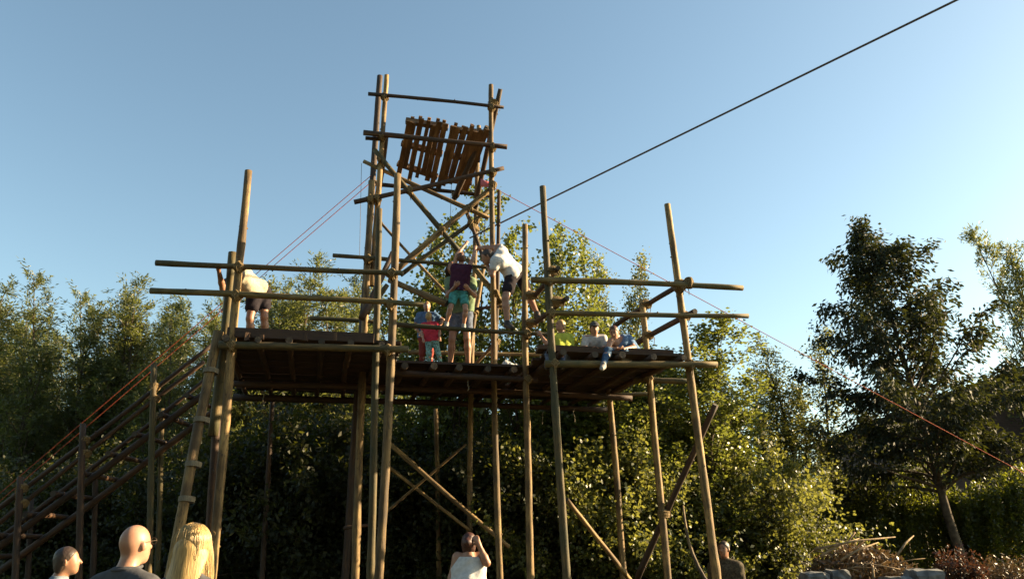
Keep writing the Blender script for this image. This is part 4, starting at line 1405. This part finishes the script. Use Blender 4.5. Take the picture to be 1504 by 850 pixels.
Jn = dict(head=Q(902, 488, 11.0), neck=Q(909, 498, 11.1), pel=Q(929, 518, 11.35), shL=Q(897, 501, 11.0), shR=Q(922, 498, 11.15),
          elL=Q(893, 513, 10.9), wrL=Q(906, 512, 10.78), elR=Q(931, 510, 11.05), wrR=Q(918, 512, 10.85),
          hipL=Q(920, 520, 11.25), hipR=Q(934, 520, 11.35), knL=Q(893, 516, 10.75), knR=Q(915, 516, 10.85), anL=Q(886, 535, 10.45), anR=Q(924, 524, 11.1),
          toL=Q(884, 541, 10.32), toR=Q(914, 527, 11.0))
person((Q(927, 524, 11.3)[0], 11.3, ZD), Jn, .80, SK_FAIR, 'red-haired child in blue shirt bent forward with one leg over the deck edge', C_BLUE, C_NAVY, SHOEL, ('short', M_HAIRR),
       face=(-.3, -.85, -.45), up=(-.2, -.3, .9), sleeve=.5, leglen=2, h=.010, eyes=True, loose=.014)

# onlookers on the ground
Jn, bs = standing(Q(199, 799, 5.1), (.38, .92), 1.0)
o, fr, JJ = person(bs, Jn, 1.0, SK_FAIR, 'bald man in charcoal T-shirt seen from behind in the foreground', C_GREY, C_DENIM, SHOE, None, face=(.42, .9, .12), leglen=2, h=.009)
f, u, r = fr
T = Tubes()                                       # spectacles
hc = JJ['head'] - np.array(o.location)
for q in (-1, 1):
    T.add([Vector(hc + r * q * .083 - f * .005 + u * .012), Vector(hc + r * q * .075 + f * .06 + u * .014), Vector(hc + r * q * .062 + f * .108 + u * .014)], .0014, 5)
    T.add([Vector(hc + r * (q * .034 + .027 * math.cos(x)) + f * .110 + u * (.01 + .02 * math.sin(x))) for x in np.linspace(0, 2 * math.pi, 13)[:-1]], .0012, 5, False, closed=True)
nk = JJ['neck'] - np.array(o.location)
mobj('collar', Tubes().add([Vector(nk + np.array([math.cos(x) * .082, math.sin(x) * .078 + .004, .012 + .012 * math.cos(x - 1.1)])) for x in np.linspace(0, 2 * math.pi, 25)[:-1]], .011, 7, False, closed=True).mesh('collar', C_GREY), o)
mobj('spectacles', T.mesh('spectacles', M_CABLE), o)

Jn, bs = standing(Q(284, 803, 4.8), (.05, 1), .96, None, .045)
o, fr, JJ = person(bs, Jn, .96, SK_FAIR, 'woman with long straight blond hair seen from behind in the foreground', C_GREY, C_DENIM, SHOE, ('long', M_HAIRB), face=(.12, .98, .1), h=.009, leglen=2)
f, u, r = fr
T = Tubes()
rn = random.Random(4)
hc = JJ['head'] - np.array(o.location)
for k in range(1500):                              # hair strands falling from the parting
    an = rn.uniform(-2.35, 2.35)                  # 0 = straight back
    out = -f * math.cos(an) + r * math.sin(an)
    z0 = rn.uniform(-.22, .5)
    pts = []
    ln_ = rn.uniform(.42, .52)
    rad0 = rn.uniform(1.0, 1.035)
    for i in range(9):
        t = i / 8
        if t < .4:
            ph = (1.35 - z0) * (1 - t / .4) + .0
            p = hc + u * .026 - f * .012 + (out * math.cos(ph) * .102 + u * math.sin(ph) * .112) * rad0
        else:
            q = (t - .4) / .6
            p = hc + u * .026 - f * .012 + out * (.102 * rad0 + .018 * q) - u * ln_ * q + r * .02 * math.sin(an * 3 + q * 3)
        pts.append(Vector(p))
    T.add(pts, [.0012, .002, .0024, .0025, .0025, .0024, .0022, .0018, .001], 3)
for k in range(90):
    an = rn.uniform(-2.4, 2.4); out = -f * math.cos(an) + r * math.sin(an)
    p = hc + u * rn.uniform(-.3, .12) - f * .012 + out * .104
    q = p + out * rn.uniform(.006, .022) - u * rn.uniform(.03, .12)
    T.add([Vector(p), Vector((p + q) / 2 + out * .01), Vector(q)], [.0008, .0008, .0005], 3)
mobj('hair_strands', T.mesh('hair_strands', M_HAIRB), o)['kind'] = 'stuff'

Jn, bs = standing(Q(99, 823, 6.9), (.9, .3), .92)
person(bs, Jn, .92, SK_TAN, 'boy with short dark hair in slate T-shirt looking right beneath the stairway', C_SLATE, C_NAVY, SHOE, ('short', M_HAIRD), face=(.9, .35, .12), leglen=2, h=.010)
hp = Q(689, 797, 9.3)
arms = dict(shL=Q(672, 818, 9.32), shR=Q(706, 817, 9.32), elR=Q(715, 826, 9.2), wrR=Q(704, 801, 9.2), elL=Q(663, 848, 9.35), wrL=Q(672, 868, 9.15))
Jn, bs = standing(hp, (0, 1), .98, arms)
person(bs, Jn, .98, SK_TAN, 'woman in white tank top with one hand raised to her red-brown hair', C_WHITE, C_DENIM, SHOE, ('bun', M_HAIRK), face=(.1, .9, .3), tank=True, leglen=2, h=.010, curl=(.4, .6))
Jn, bs = standing(Q(1063, 806, 12.4), (-.35, -.9), .98)
person(bs, Jn, .98, SK_TAN, 'man in brown patterned shirt standing in shade by the rightmost post', C_TWEED, C_GREY, SHOE, ('crop', M_HAIRD), face=(-.6, -.8, 0), leglen=2, eyes=True)

# white bundle left on the deck
C = Blob(.01, .03)
bp = Q(746, 536, 11.95)
eb = empty('white_bundle', (bp[0], bp[1], ZD), 'crumpled white bag lying on the deck at the tower foot', 'bag')
C.ell(bp - (0, 0, .02), np.eye(3), (.11, .08, .07)); C.ell(bp + (.08, .0, -.03), np.eye(3), (.09, .07, .05)); C.ell(bp + (-.03, .02, .04), np.eye(3), (.05, .05, .05))
C.build('bag_cloth', C_WHITE, eb, .008, 60)
T = Tubes(); T.add([(-.03, 0, .10), (-.06, 0, .17), (-.01, 0, .20), (.03, 0, .16), (.01, 0, .10)], .006, 5)
mobj('strap', T.mesh('strap', M_ROPEW), eb)
